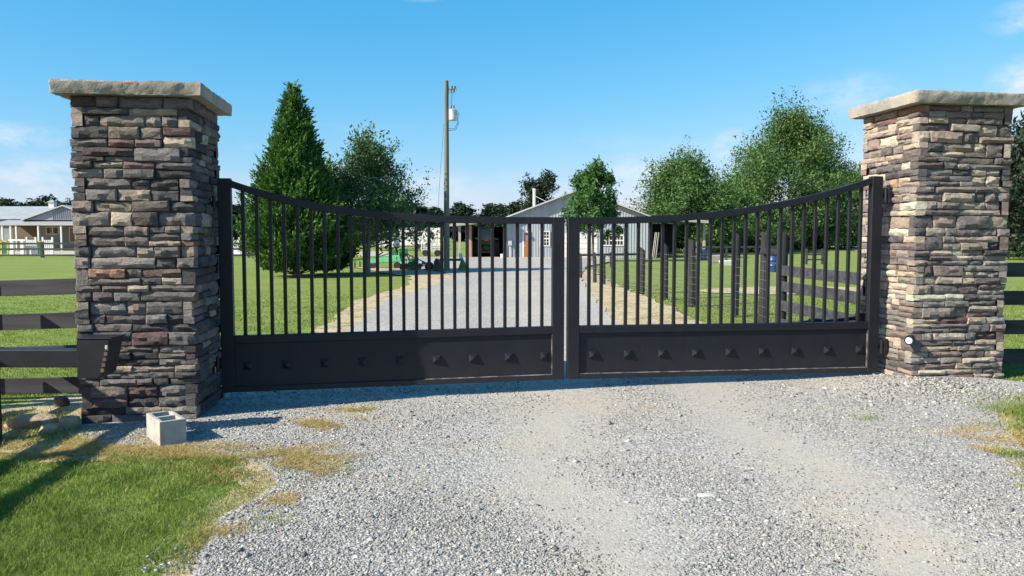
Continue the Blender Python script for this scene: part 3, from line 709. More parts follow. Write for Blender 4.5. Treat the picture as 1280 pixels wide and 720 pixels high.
# the run that turns towards the camera just outside the frame; its boards throw the shadows on the near grass
board_fence('black four-board fence along the drive left of the near grass', [(-4.93, 7.2), (-4.72, 5.0), (-4.5, 2.6), (-4.3, .2)], zsL, .148, [(-4.77, 5.0), (-4.56, 2.6), (-4.36, .2)], face=1)
pb = at(1270, 400, 8.75)
board_fence('black four-board fence running right from the tan pillar', [(pb.x - .25, 8.72), (pb.x + 2.2, 8.9), (pb.x + 4.6, 9.1)], zs_at(1270, (336.5, 371.5, 407, 442), 8.75), .155, [(pb.x + 2.2, 8.98), (pb.x + 4.6, 9.18)])
c12 = at(978, 400, 12.0)
zs12 = zs_at(1030, (340, 361, 386), 11.3) + [.2]
board_fence('grey-black board fence from the tall corner post to the back of the tan pillar', [(c12.x + .02, 12.0), (4.35, 9.1)], zs12, .15, [(4.42, 9.2)], face=-1)
def drive_fence():
    cols = [(978, 287, 12.0, .17), (955, 290, 13.2, .15), (920, 290, 14.9, .15), (866, 299, 17.1, .16), (832, 303, 19.0, .15), (803, 309, 21.0, .15), (784, 311, 22.3, .14), (767, 312, 24.0, .14), (755, 316, 25.3, .13), (744, 317, 26.5, .13), (726, 315, 30, .14)]
    P = []
    a = at(978, 300, 12.0)
    root = thing('wire_fence', 'wire mesh fence on tall slanted-top dark posts along the gravel drive', 'fence', (a.x, a.y, 0))
    for px, py, Y, wd in cols:
        t = at(px, py, Y); g = gzf(t.x, Y); P.append((t.x, Y, g, t.z)); r = wd / 2; m = MB(); n = 10
        lean = random.uniform(-.03, .03); V = []
        for k in range(n):
            V.append((t.x - a.x + r * cos(2 * pi * k / n), Y - a.y + r * sin(2 * pi * k / n), g - .2))
        for k in range(n):
            V.append((t.x - a.x + lean + r * cos(2 * pi * k / n), Y - a.y + r * sin(2 * pi * k / n), t.z - .045 - .06 * cos(2 * pi * k / n)))
        m.add(V, [(k, (k + 1) % n, n + (k + 1) % n, n + k) for k in range(n)] + [tuple(range(n, 2 * n))])
        m.build('post', MAT_POSTW, root, smooth=True)
    b = MB(); p0, p1 = P[0], P[1]
    zb = at(965, 315, 12.6).z
    b.tube([(p0[0] - a.x, p0[1] - a.y, zb), (p1[0] - a.x, p1[1] - a.y, zb)], .062, 10); b.build('brace_rail', MAT_POSTW, root, smooth=True)
    m = MB()
    for (x0, y0, g0, t0), (x1, y1, g1, t1) in zip(P[:-1], P[1:]):
        for k in range(8):
            f = .06 + .94 * k / 7 * .95
            m.tube([(x0 - a.x - .08, y0 - a.y, g0 + f * 1.15), (x1 - a.x - .08, y1 - a.y, g1 + f * 1.15)], .0022, 3, False)
        n = int(sqrt((x1 - x0) ** 2 + (y1 - y0) ** 2) / .16)
        for k in range(n):
            q = k / n; x = x0 + (x1 - x0) * q - a.x - .08; y = y0 + (y1 - y0) * q - a.y; g = g0 + (g1 - g0) * q
            m.tube([(x, y, g + .05), (x, y, g + 1.16)], .0016, 3, False)
    m.build('wire_mesh', MAT_WIRE, root, kind='stuff')
drive_fence()
# far paddock fence on the left: three rails
zsF = [1.22, .80, .36]; fp = [(-62 + i * 2.42 * 1.55, 67.0) for i in range(14)]
board_fence('black three-rail paddock fence in front of the sand and the white jumps', fp, [1.18, .72, .20], .16, fp, post_w=.22, post_z=1.35, names=('rail', 'post'))
fr = [(at(x, 320, 58).x, 58.0) for x in (862, 885, 908, 931, 954, 975)]
board_fence('black two-rail pasture fence beyond the corner posts', fr, [1.02, .52], .14, fr, post_w=.14, post_z=1.12, names=('rail', 'post'))
fq = [(at(x, 325, 44).x, 44.0 + k * .8) for k, x in enumerate((722, 745, 768, 791, 815))]
board_fence('low black single-rail fence in front of the barn windows', fq, [.72], .13, fq, post_w=.12, post_z=.86, names=('rail', 'post'))
def pasture_gate():
    a = at(1008, 326, 50); b = at(1028, 326, 50); g = gzf(a.x, 50)
    root = thing('pasture_gate', 'small black wooden pen gate standing in the green pasture', 'gate', (a.x, 50, g)); L_ = b.x - a.x
    for x in (0, L_):
        m = MB(); m.box(x - .06, x + .06, -.06, .06, -.1, .98); m.build('post', MAT_BOARD, root)
    for z in (.30, .62, .74): 
        m = MB(); m.box(.06, L_ - .06, -.02, .02, z - .05, z + .05); m.build('rail', MAT_BOARD, root)
pasture_gate()

# ------------------------------------------------------------------ utility pole
def utility_pole():
    b = at(558.5, 341, 38); t = at(560, 101, 38); g = gzf(b.x, 38)
    root = thing('utility_pole', 'tall wooden utility pole with a grey transformer can near its top', 'utility pole', (b.x, 38, g))
    h = t.z - g; k = lambda py: at(560, py, 38).z - g
    m = MB(); m.tube([(0, 0, -.3), (.01, 0, h * .5), (.03, 0, h)], [.145, .125, .10], 14); m.build('pole_shaft', MAT_POLE, root, smooth=True)
    zt = k(137); zb = k(151); m = MB()
    m.lathe([(.16, zb), (.19, zb + .03), (.19, zt - .05), (.205, zt - .045), (.205, zt - .02), (.17, zt), (.05, zt + .04)], (.33, -.06, 0), 'z', 18); m.build('transformer', MAT_GALV, root, smooth=True)
    m = MB(); m.box(.10, .22, -.08, -.03, zb + .08, zb + .15); m.box(.10, .22, -.08, -.03, zt - .2, zt - .13); m.build('transformer_bracket', MAT_RUST, root)
    for dx in (.26, .38):
        m = MB(); m.lathe([(.03, zt + .02), (.045, zt + .06), (.025, zt + .09), (.04, zt + .12), (.02, zt + .2)], (dx, -.06, 0), 'z', 8); m.build('bushing', MAT_RUST, root)
    za = k(112); m = MB(); m.box(.05, .42, -.06, -.02, za - .02, za + .03); m.box(.06, .14, -.05, 0, k(118), k(108)); m.build('crossarm', MAT_RUST, root)
    for dx in (.26, .40):
        m = MB(); m.tube([(dx - .02, -.04, za - .16), (dx + .03, -.04, za + .16)], [.035, .03], 8); m.tube([(dx + .05, -.04, za + .16), (dx + .10, -.04, za - .06)], .018, 6); m.build('fuse_cutout', MAT_RUST, root)
    def wire(name, pts, r=.012):
        m = MB(); m.tube(pts, r, 5, False); m.build(name, MAT_POSTW, root)
    wire('cable', [(.50, -.06, zt - .06), (.62, -.05, zt - .18), (.60, -.02, zb - .12), (.45, 0, zb - .42), (.2, 0, k(163)), (.1, 0, k(163))])
    wire('cable', [(.50, -.06, zt - .12), (.56, -.05, zt - .25), (.54, -.02, zb - .10), (.40, 0, zb - .36), (.1, 0, k(161))])
    wire('cable', [(.30, -.06, za - .15), (.27, -.06, zt + .2)])
    wire('guy_wire', [(-.1, 0, k(155)), (-.36, .1, k(240)), (-.55, .3, 0)], .007)
utility_pole()

# ------------------------------------------------------------------ barn and lean-to sheds
def barn():
    Yb = 66.0; xl = at(634, 300, Yb).x; xr = at(813, 300, Yb).x; g = -.27
    cx = (xl + xr) / 2; root = thing('barn', 'pale blue-grey metal gable barn with orange-brown door behind the gate', 'barn', (cx, Yb, g))
    W_ = (xr - xl) / 2; X = lambda px: at(px, 300, Yb).x - cx; Z = lambda py: at(700, py, Yb).z - g
    ez = Z(272); rz_ = Z(238); D = 20
    m = MB(); m.prism([(-W_, 0), (W_, 0), (W_, ez), (0, rz_), (-W_, ez)], 0, D); m.build('wall', MAT_SIDING, root)
    m = MB(); n = int(2 * W_ / .23)
    for i in range(n + 1):
        x = -W_ + 2 * W_ * i / n; zt = ez + (rz_ - ez) * (1 - abs(x) / W_) - .03
        segs = [(.02, zt)]
        for (a, b, lo, hi) in ((X(652.5), X(663), 0, Z(289)), (X(675), X(687.5), Z(308.5), Z(288)), (X(697), X(748.5), 0, Z(290)), (X(751), X(780), Z(308), Z(293))):
            if a < x < b:
                ns = []
                for s0, s1 in segs:
                    if lo - .02 > s0: ns.append((s0, lo - .02))
                    if hi + .02 < s1: ns.append((hi + .02, s1))
                segs = ns
        for s0, s1 in segs: m.box(x - .022, x + .022, -.03, .0, s0, s1)
    m.build('siding_ribs', MAT_SIDING, root, kind='stuff')
    rf = MB(); ov = .45; sl_ = (rz_ - ez) / W_; th = .09
    for sgn in (-1, 1):
        e = W_ + .35; p = [(0, rz_ + .03), (sgn * e, rz_ + .03 - sl_ * e)]
        rf.hexa([(p[0][0], -ov, p[0][1]), (p[1][0], -ov, p[1][1]), (p[1][0], D + ov, p[1][1]), (p[0][0], D + ov, p[0][1]), (p[0][0], -ov, p[0][1] + th), (p[1][0], -ov, p[1][1] + th), (p[1][0], D + ov, p[1][1] + th), (p[0][0], D + ov, p[0][1] + th)])
    roof = rf.build('roof', MAT_ROOFM, root)
    for sgn in (-1, 1):
        m = MB(); e = W_ + .35; m.bar((sgn * .02, -ov - .02, rz_ + .02), (sgn * e, -ov - .02, rz_ + .02 - sl_ * e), .17, .03, (0, 1, 0)); m.build('barge_board', MAT_WHITE, roof)
    # stove pipe with brace
    x = X(669); zr = rz_ - sl_ * abs(x)
    m = MB(); m.lathe([(.125, zr - .3), (.125, Z(236)), (.14, Z(235.5)), (.14, Z(233))], (x, 3, 0), 'z', 14); m.build('stove_pipe', MAT_WHITE, roof, smooth=True)
    m = MB(); m.tube([(x + .1, 2.9, Z(243)), (X(684), 2.6, Z(250))], .025, 6); m.build('pipe_brace', MAT_GALV, roof)
    def win(px0, px1, py0, py1, nx, nz_):
        x0, x1, z0, z1 = X(px0), X(px1), Z(py1), Z(py0)
        fr = MB(); t = .09
        fr.box(x0 - t, x0, -.07, 0, z0 - t, z1 + t); fr.box(x1, x1 + t, -.07, 0, z0 - t, z1 + t); fr.box(x0, x1, -.07, 0, z0 - t, z0); fr.box(x0, x1, -.07, 0, z1, z1 + t)
        f = fr.build('window', MAT_WHITE, root)
        p = MB(); p.box(x0, x1, -.02, 0, z0, z1); p.build('pane', MAT_GLASS, f)
        mu_ = MB()
        for i in range(1, nx): xx = x0 + (x1 - x0) * i / nx; mu_.box(xx - .025, xx + .025, -.045, -.021, z0, z1)
        for j in range(1, nz_):
            zz = z0 + (z1 - z0) * j / nz_; w2 = .05 if j * 2 == nz_ else .022; mu_.box(x0, x1, -.044, -.022, zz - w2, zz + w2)
        mu_.build('muntin', MAT_WHITE, f)
    win(676.5, 686, 290, 306.5, 3, 4); win(754, 765, 295, 306, 3, 2); win(768, 778.5, 295, 306, 3, 2)
    x0, x1, zt = X(655), X(661.5), Z(291)
    fr = MB(); fr.box(x0 - .13, x0, -.07, 0, 0, zt + .12); fr.box(x1, x1 + .13, -.07, 0, 0, zt + .12); fr.box(x0, x1, -.07, 0, zt, zt + .12); f = fr.build('door_frame', MAT_WHITE, root)
    m = MB(); m.box(x0, x1, -.05, 0, .02, zt); d = m.build('door', MAT_DOOR, root)
    m = MB(); m.box(x0 + .12, x1 - .1, -.056, -.05, Z(301), Z(294)); m.build('notice', MAT_PAPER, d)
    m = MB(); m.box(x0 + .06, x0 + .12, -.09, -.05, .95, 1.05); m.build('handle', MAT_GALV, d)
    x0, x1, zt = X(699), X(747), Z(292)
    gd = MB(); gd.box(x0, x1, -.03, 0, 0, zt); gd_o = gd.build('garage_door', MAT_WHITE, root)
    n = 5
    for i in range(n):
        m = MB(); m.box(x0 + .02, x1 - .02, -.055, -.03, zt * i / n + .015, zt * (i + 1) / n - .015); m.build('door_panel', MAT_WHITE, gd_o)
    m = MB(); m.box(X(635.5), X(640), -.25, 0, Z(307), Z(301)); b = m.build('meter_box', MAT_GALV, root, bevel=.02)
    m = MB(); m.tube([(X(638), -.1, Z(307)), (X(638), -.1, 0)], .05, 8); m.tube([(X(642.5), -.06, Z(303)), (X(642.5), -.06, 0)], .03, 6); m.build('conduit', MAT_GALV, root)
    return cx, W_, g, ez
BCX, BW, BG, BEZ = barn()
def lean_to(label, px0, px1, side, zin, zout, posts, depth, wall_from):
    Yb = 66.0; x0, x1 = at(px0, 300, Yb).x, at(px1, 300, Yb).x
    o = x1 if side < 0 else x0
    root = thing('lean_to', label, 'shed', (o, Yb, BG)); X = lambda px: at(px, 300, Yb).x - o
    a, b = x0 - o, x1 - o
    za, zb_ = (zout, zin) if side < 0 else (zin, zout)
    m = MB(); m.hexa([(a, -1.1, za), (b, -1.1, zb_), (b, depth, zb_), (a, depth, za), (a, -1.1, za + .08), (b, -1.1, zb_ + .08), (b, depth, zb_ + .08), (a, depth, za + .08)]); m.build('roof', MAT_ROOFM, root)  # front overhang lengthened to keep sun out of the shed
    m = MB(); m.bar((a, -1.12, za - .06), (b, -1.12, zb_ - .06), .16, .04); m.build('fascia', MAT_GREYPOST, root)
    wx0 = X(wall_from[0]); wx1 = X(wall_from[1])
    m = MB(); m.box(wx0, wx1, depth - .1, depth, 0, min(za, zb_) - .02)
    if side < 0: m.box(wx0 - .1, wx0, 1.2, depth, 0, min(za, zb_) - .02)  # side partition added to shade the tractor and the shed interior
    m.build('back_wall', MAT_DARKIN, root)  # on the left lean-to this mesh also holds the added shade partition
    for px, mt in posts:
        m = MB(); x = X(px); zz = za + (zb_ - za) * (x - a) / (b - a); m.box(x - .10, x + .10, -.1, .1, 0, zz - .002); m.build('post', mt, root)
    return root, X
lt, _X = lean_to('open lean-to shed on the left of the barn with a tractor inside', 562, 634, -1, BEZ - .12, BEZ - .62, [(574.5, MAT_GREYPOST), (588, MAT_TANPOST), (632, MAT_GREYPOST)], 9, (590, 633.5))
lt2, _X = lean_to('open dark lean-to shed on the right of the barn', 813.5, 882, 1, BEZ - .02, BEZ - .35, [(872, MAT_GREYPOST), (880, MAT_GREYPOST)], 9, (814, 869))
def leaning_plank(px, lab):
    p = at(px, 322, 65.2); m = MB(); m.bar((0, 0, 0), (random.uniform(.3, .5), .7, 2.1), .22, .04); o = m.build('plank', MAT_GREYPOST); o.location = (p.x, 65.2, BG); tag(o, lab, 'plank', 'planks leaning in the right shed')
for q, lb in ((815.5, 'weathered plank leaning in the right-hand shed, leftmost of three'), (817.5, 'weathered plank leaning in the right-hand shed, middle of three'), (820, 'weathered plank leaning in the right-hand shed, rightmost of three')): leaning_plank(q, lb)

def tractor():
    Yt = 68.6; c = at(608.5, 320, Yt)
    root = thing('tractor', 'green tractor seen from behind in the open shed, orange triangle on back', 'tractor', (c.x, Yt, BG))
    hw = 1.12
    for sgn in (-1, 1):
        m = MB(); m.lathe([(.42, -.22), (.70, -.24), (.82, -.19), (.84, 0), (.82, .19), (.70, .24), (.42, .22)], (sgn * (hw - .24), 0, .84), 'x', 26); t = m.build('tyre', MAT_TYRE, root, smooth=True)
        lg = MB()
        for k in range(20):
            ang = 2 * pi * k / 20
            for s2 in (-1, 1):
                a2 = ang + (pi / 20 if s2 > 0 else 0)
                A = Vector((sgn * (hw - .24) + s2 * .01, .845 * cos(a2), .84 + .845 * sin(a2))); B = Vector((sgn * (hw - .24) + s2 * .23, .80 * cos(a2 + .22), .84 + .80 * sin(a2 + .22)))
                d = (B - A); n_ = Vector((0, cos(a2), sin(a2))); lg.obox((A + B) / 2, d, d.cross(n_), n_, d.length, .055, .06)
        lg.build('tread_lug', MAT_TYRE, t, kind='stuff')
        m = MB(); m.lathe([(.12, -.08), (.42, -.14), (.44, 0), (.42, .14), (.12, .08)], (sgn * (hw - .24), 0, .84), 'x', 18); m.build('rim', MAT_YELLOW, root, smooth=True)
        m = MB(); fx = sgn * .72; m.prism([(fx - .3, 1.55), (fx + .3, 1.5), (fx + .3, 1.62), (fx - .3, 1.75)], -.75, .6); m.build('fender', MAT_GREEN, root, bevel=.03)
        m = MB(); m.lathe([(.3, -.14), (.52, -.15), (.55, 0), (.52, .15), (.3, .14)], (sgn * .75, 2.7, .55), 'x', 20); m.build('front_tyre', MAT_TYRE, root, smooth=True)
    m = MB(); m.box(-.32, .32, -.3, 3.2, .55, 1.05); m.build('chassis', MAT_DKGREEN, root, bevel=.05)
    m = MB(); m.box(-.38, .38, 1.2, 3.4, 1.05, 1.7); m.build('bonnet', MAT_GREEN, root, bevel=.1)
    m = MB(); m.box(-.62, .62, -.35, 1.15, 1.06, 1.5); m.build('cab_base', MAT_DKGREEN, root, bevel=.04)
    m = MB(); m.hexa([(-.6, -.33, 1.502), (.6, -.33, 1.502), (.6, 1.1, 1.502), (-.6, 1.1, 1.502), (-.52, -.2, 2.45), (.52, -.2, 2.45), (.52, .95, 2.45), (-.52, .95, 2.45)]); m.build('cab_glass', MAT_CABGL, root)
    m = MB()
    for sgn in (-1, 1):
        m.bar((sgn * .61, -.35, 1.5), (sgn * .53, -.22, 2.46), .07, .07); m.bar((sgn * .61, 1.12, 1.5), (sgn * .53, .97, 2.46), .07, .07)
    m.build('cab_frame', MAT_DKGREEN, root)
    m = MB(); m.box(-.66, .66, -.4, 1.1, 2.46, 2.62); m.build('cab_roof', MAT_GREEN, root, bevel=.05)
    m = MB(); m.prism([(-.2, 1.42), (.2, 1.42), (.0, 1.78)], -.42, -.39); m.build('warning_triangle', MAT_ORANGE, root)
    m = MB(); m.box(-.45, .45, -.75, -.3, .42, .52); m.box(-.42, -.36, -.7, -.3, .5, .95); m.box(.36, .42, -.7, -.3, .5, .95); m.build('hitch', MAT_RUST, root)
    m = MB(); m.lathe([(.035, 1.7), (.035, 2.5)], (.25, 2.0, 0), 'z', 8); m.build('exhaust', MAT_RUST, root)
tractor()
def bucket():
    p = at(628, 322, 64.5); m = MB(); m.lathe([(.13, 0), (.16, .34), (.17, .34), (.17, .37), (.12, .39)], (0, 0, 0), 'z', 14)
    o = m.build('bucket', MAT_WHITE, None, smooth=True); o.location = (p.x, 64.5, BG); tag(o, 'white plastic bucket beside the tractor at the barn corner', 'bucket')
bucket()

# ------------------------------------------------------------------ stable on the far left
def stable():
    Yb = 102.0; g = -.3; o = at(40, 300, Yb).x; X = lambda px: at(px, 300, Yb).x - o; Z = lambda py: at(60, py, Yb).z - g
    root = thing('stable_building', 'long low stable with pale metal roof, porch and grey gable at far left', 'stable', (o, Yb, g))
    m = MB(); m.box(X(-160), X(150), 3, 13, 0, Z(273)); m.build('wall', MAT_GREYWALL, root)
    m = MB(); rz_, ez = Z(254.5), Z(273.5)
    m.prism([(2.2, ez), (9, rz_), (15.8, ez)], X(-162), X(152)); r = m.build('roof', MAT_ROOFM, root); r.rotation_euler = (0, 0, -pi / 2); r.scale = (-1, 1, 1)
    r.rotation_euler = (0, 0, 0); r.scale = (1, 1, 1)
    me = r.data
    for v in me.vertices: v.co = (v.co.y, v.co.x, v.co.z)
    me.flip_normals()
    # cross gable over the entrance
    m = MB(); xa, xb, xm = X(30), X(126), X(78); m.prism([(xa, Z(275)), (xb, Z(275)), (xm, Z(258))], .6, 8); m.build('gable_wall', MAT_GREYWALL, root)
    m = MB()
    for s_ in (0, 1):
        xe = xa - .5 if s_ == 0 else xb + .5; ze = Z(276)
        m.hexa([(xe, .2, ze), (xm, .2, Z(257.5)), (xm, 8, Z(257.5)), (xe, 8, ze), (xe, .2, ze + .15), (xm, .2, Z(257.5) + .15), (xm, 8, Z(257.5) + .15), (xe, 8, ze + .15)])
    m.build('gable_roof', MAT_ROOFM, root)
    m = MB(); m.hexa([(X(-2), -2.2, Z(282)), (X(150), -2.2, Z(282)), (X(150), 3, Z(275)), (X(-2), 3, Z(275)), (X(-2), -2.2, Z(280.5)), (X(150), -2.2, Z(280.5)), (X(150), 3, Z(273.5)), (X(-2), 3, Z(273.5))]); m.build('porch_roof', MAT_ROOFM, root)
    m = MB(); n = 24
    for i in range(n):
        x = X(64) + (X(126) - X(64)) * i / n; zt = Z(275) + (Z(258) - Z(275)) * (1 - abs(x - xm) / (xb - xm)) - .15
        m.box(x - .03, x + .03, .53, .6, Z(274), zt)
    m.build('gable_ribs', MAT_GREYWALL, root, kind='stuff')
    for px in (16, 26, 33, 60, 88, 116):
        m = MB(); x = X(px); m.box(x - .09, x + .09, -2.1, -1.9, 0, Z(282) - .002); m.build('porch_post', MAT_WHITE, root)
    m = MB(); m.box(X(-2), X(30), 2.9, 3.0, 0, Z(281)); m.build('brick_panel', MAT_BRICKW, root)
    for (a, b, c_, d) in ((42, 57, 284, 292), (72, 78, 285, 302), (80, 85, 285, 302)):
        f = MB(); x0, x1, z0, z1 = X(a), X(b), Z(d), Z(c_); t = .12
        f.box(x0 - t, x0, 2.9, 3, z0 - t, z1 + t); f.box(x1, x1 + t, 2.9, 3, z0 - t, z1 + t); f.box(x0, x1, 2.9, 3, z0 - t, z0); f.box(x0, x1, 2.9, 3, z1, z1 + t)
        if a == 42: f.box((x0 + x1) / 2 - .06, (x0 + x1) / 2 + .06, 2.91, 2.99, z0, z1)
        fo = f.build('window' if a == 42 else 'glass_door', MAT_WHITE, root); p = MB(); p.box(x0, x1, 2.95, 2.985, z0, z1); p.build('pane', MAT_GLASS, fo)
    # roof cupola
    m = MB(); x = X(17); m.box(x - .35, x + .35, 8.6, 9.4, rz_ - .2, rz_ + .55); c_ = m.build('cupola', MAT_WHITE, root)
    m = MB(); m.add([(x - .55, 8.4, rz_ + .552), (x + .55, 8.4, rz_ + .552), (x + .55, 9.6, rz_ + .552), (x - .55, 9.6, rz_ + .552), (x, 9, rz_ + .95)], [(3, 2, 1, 0), (0, 1, 4), (1, 2, 4), (2, 3, 4), (3, 0, 4)]); m.build('cupola_roof', MAT_ROOFM, c_)
stable()
def jump_wing(px0, px1, label):
    Y = 74.0; a = at(px0, 300, Y); b = at(px1, 300, Y); g = gzf(a.x, Y); L_ = b.x - a.x
    root = thing('jump_wing', label, 'horse jump', (a.x, Y, g), 0, 'white picket jump wings')
    for x in (0, L_):
        m = MB(); m.box(x - .07, x + .07, -.07, .07, 0, 1.72); m.build('post', MAT_WHITE, root)
    for z in (.35, 1.15):
        m = MB(); m.box(.07, L_ - .07, -.03, .03, z, z + .1); m.build('rail', MAT_WHITE, root)
    for i in range(4):
        x = L_ * (i + 1) / 5; m = MB(); m.box(x - .06, x + .06, -.06, -.031, .1, 1.45); m.build('picket', MAT_WHITE, root)
    return root
jump_wing(33.5, 44.5, 'white picket jump wing left of the green and yellow panel')
jump_wing(53.5, 65.5, 'white picket jump wing right of the green and yellow panel')
jump_wing(291, 299, 'white picket jump wing seen between the gate edge and the conifer')
def jump_panel(px0, px1, label):
    Y = 75.0; a = at(px0, 300, Y); b = at(px1, 300, Y); g = gzf(a.x, Y); L_ = b.x - a.x
    root = thing('jump_standard', label, 'horse jump', (a.x, Y, g))
    m = MB(); m.hexa([(.08, 0, .1), (L_ - .08, 0, .1), (L_ - .08, .05, .1), (.08, .05, .1), (.08, 0, 1.3), (L_ - .08, 0, 1.15), (L_ - .08, .05, 1.15), (.08, .05, 1.3)]); m.build('panel', MAT_GREEN, root)
    m = MB(); m.box(0, .08, -.03, .08, 0, 1.45); m.box(L_ - .08, L_, -.03, .08, 0, 1.3); m.bar((0, .02, 1.4), (L_, .02, 1.24), .1, .1); m.build('frame', MAT_YELLOW, root)
jump_panel(45.5, 52.5, 'green panel with yellow frame between the two white jump wings')
jump_panel(1, 9.5, 'green panel with yellow frame at the far left edge')
def white_pole(px0, px1, py, lab):
    a = at(px0, py, 73.5); b = at(px1, py, 73.5); m = MB(); m.tube([(0, 0, 0), (b.x - a.x, 0, 0)], .09, 10)
    for x in (.3, b.x - a.x - .3): m.box(x - .15, x + .15, -.12, .12, -(a.z - gzf(a.x, 73.5)), -.05)
    o = m.build('jump_pole', MAT_WHITE, None, smooth=True); o.location = a; tag(o, lab, 'jump pole')
white_pole(11, 32, 300.5, 'long white jump pole on low supports by the left jump wing')

# ------------------------------------------------------------------ trailers and farm implements
def trailer(label, px0, px1, Y, h, ln, rounded=.15, win=True, mat=MAT_WHITE, name='horse_trailer'):
    a = at(px0, 305, Y); b = at(px1, 305, Y); g = gzf(a.x, Y); W_ = b.x - a.x
    root = thing(name, label, 'trailer', (a.x, Y, g))
    m = MB(); m.box(0, W_, 0, ln, .45, h); m.build('body', mat, root, bevel=rounded, seg=2)
    along = W_ > ln; r = .36
    cs = [(W_ * .45, -.02), (W_ * .58, -.02)] if along else [(.12, ln * .5), (W_ - .12, ln * .5)]
    for cx_, cy_ in cs:
        m = MB(); m.lathe([(.2, -.1), (r, -.1), (r, .1), (.2, .1)], (cx_, cy_, r), 'y' if along else 'x', 16); m.build('wheel', MAT_TYRE, root, smooth=True)
    m = MB(); m.box(.05, W_ - .05, .05, ln - .05, .32, .448); m.build('chassis', MAT_RUST, root)
    if along:
        m = MB(); m.box(W_ * .40, W_ * .63, -.12, -.002, .74, .8); m.build('fender', MAT_GALV, root)
    if win:
        for k in range(3 if along else 2):
            x = W_ * (.2 + .27 * k) if along else W_ * (.22 + .34 * k); ww = .45 if along else W_ * .2
            m = MB(); m.box(x, x + ww, -.02, -.001, h * .62, h * .8); m.build('window', MAT_GLASS, root)
    m = MB()
    if along: m.bar((W_, ln / 2, .45), (W_ + 1.2, ln / 2, .5), .1, .1)
    else: m.bar((W_ / 2, ln, .45), (W_ / 2, ln + 1.2, .5), .1, .1)
    m.build('hitch', MAT_RUST, root)
    return root
trailer('white horse trailer seen end-on behind the leaning tree trunk', 471, 493, 100, 2.5, 5)
trailer('long white gooseneck trailer parked broadside left of the utility pole', 498, 552, 112, 3.0, 2.4)
def stock_trailer():
    Y = 72; a = at(527, 321, Y); b = at(551, 321, Y); g = gzf(a.x, Y); W_ = b.x - a.x
    root = thing('stock_trailer', 'low white slat-sided utility trailer left of the utility pole', 'trailer', (a.x, Y, g))
    m = MB(); m.box(0, W_, 0, 1.4, .35, .46); m.build('bed', MAT_GALV, root)
    for k in range(4):
        m = MB(); m.box(.04, W_ - .04, 0, .03, .54 + k * .17, .63 + k * .17); m.build('slat', MAT_WHITE, root)
    for x in (0, W_ / 2, W_):
        m = MB(); m.box(x - .04, x + .04, -.03, -.002, .46, 1.16); m.build('stake', MAT_WHITE, root)
    for x in (.35, W_ - .3):
        m = MB(); m.lathe([(.15, -.09), (.29, -.09), (.29, .09), (.15, .09)], (x, 0.0, .29), 'y', 14); m.build('wheel', MAT_TYRE, root)
stock_trailer()
def mower():
    Y = 40; a = at(500, 340, Y); g = gzf(a.x, Y)
    root = thing('rotary_mower', 'dark green tow-behind mower with a rubber wheel parked on the grass', 'mower', (a.x, Y, g)); sc = Y / F
    m = MB(); m.box(0, 1.15, -.2, 1.0, .22, .36); m.build('deck', MAT_DKGREEN, root, bevel=.03)
    m = MB(); m.box(.02, 1.1, -.24, -.2, .08, .24); m.build('deck_skirt', MAT_RUST, root)
    m = MB(); m.hexa([(.35, .2, .362), (.8, .2, .362), (.8, .6, .362), (.35, .6, .362), (.45, .28, .62), (.7, .28, .62), (.7, .5, .62), (.45, .5, .62)]); m.build('gearbox', MAT_GREEN, root, bevel=.03)
    m = MB(); m.bar((.05, .3, .4), (.28, .3, .85), .06, .06); m.bar((.5, .3, .4), (.28, .3, .85), .06, .06); m.bar((.28, .3, .85), (1.3, .2, .4), .05, .05); m.build('lift_frame', MAT_GREEN, root)
    m = MB(); m.bar((1.1, .1, .42), (1.5, .0, .36), .08, .06); m.build('wheel_arm', MAT_RUST, root)
    m = MB(); m.lathe([(.1, -.08), (.22, -.09), (.235, 0), (.22, .09), (.1, .08)], (1.48, -.05, .235), 'y', 18); t = m.build('wheel', MAT_TYRE, root, smooth=True)
    m = MB(); m.lathe([(.03, -.095), (.1, -.085), (.1, .085), (.03, .095)], (1.48, -.05, .235), 'y', 12); m.build('hub', MAT_GREYPOST, t)
    m = MB()
    for k in range(6): m.tube([(.1 + .15 * k, .5, .36), (.12 + .15 * k, .45, .36 + random.uniform(.2, .45))], .02, 5)
    m.build('lever', MAT_DKGREEN, root, kind='stuff')
mower()
def spreader():
    Y = 43; a = at(463, 337, Y); b = at(503, 337, Y); g = gzf(a.x, Y); W_ = b.x - a.x
    root = thing('hay_implement', 'long low bright green farm implement lying on the grass by the trunk', 'farm implement', (a.x, Y, g))
    m = MB(); m.hexa([(0, -.3, .28), (W_, -.3, .40), (W_, .7, .40), (0, .7, .28), (.1, -.2, .55), (W_ - .1, -.2, .72), (W_ - .1, .6, .72), (.1, .6, .55)]); m.build('pan', MAT_MINT, root, bevel=.03)
    m = MB(); m.box(W_ * .62, W_ * .85, -.1, .4, .73, .98); m.box(W_ * .9, W_ * 1.15, .0, .3, .7, 1.1); m.build('gearbox', MAT_GREEN, root, bevel=.02)
    for x in (.15, W_ - .25):
        m = MB(); m.lathe([(.08, -.06), (.19, -.07), (.19, .07), (.08, .06)], (x, -.2, .19), 'y', 14); m.build('wheel', MAT_TYRE, root)
    m = MB(); m.bar((W_ * .1, .1, .58), (W_ * .95, .05, 1.0), .06, .06); m.bar((W_, .1, .5), (W_ + .5, .1, .45), .08, .08); m.build('drawbar', MAT_GREEN, root)
spreader()
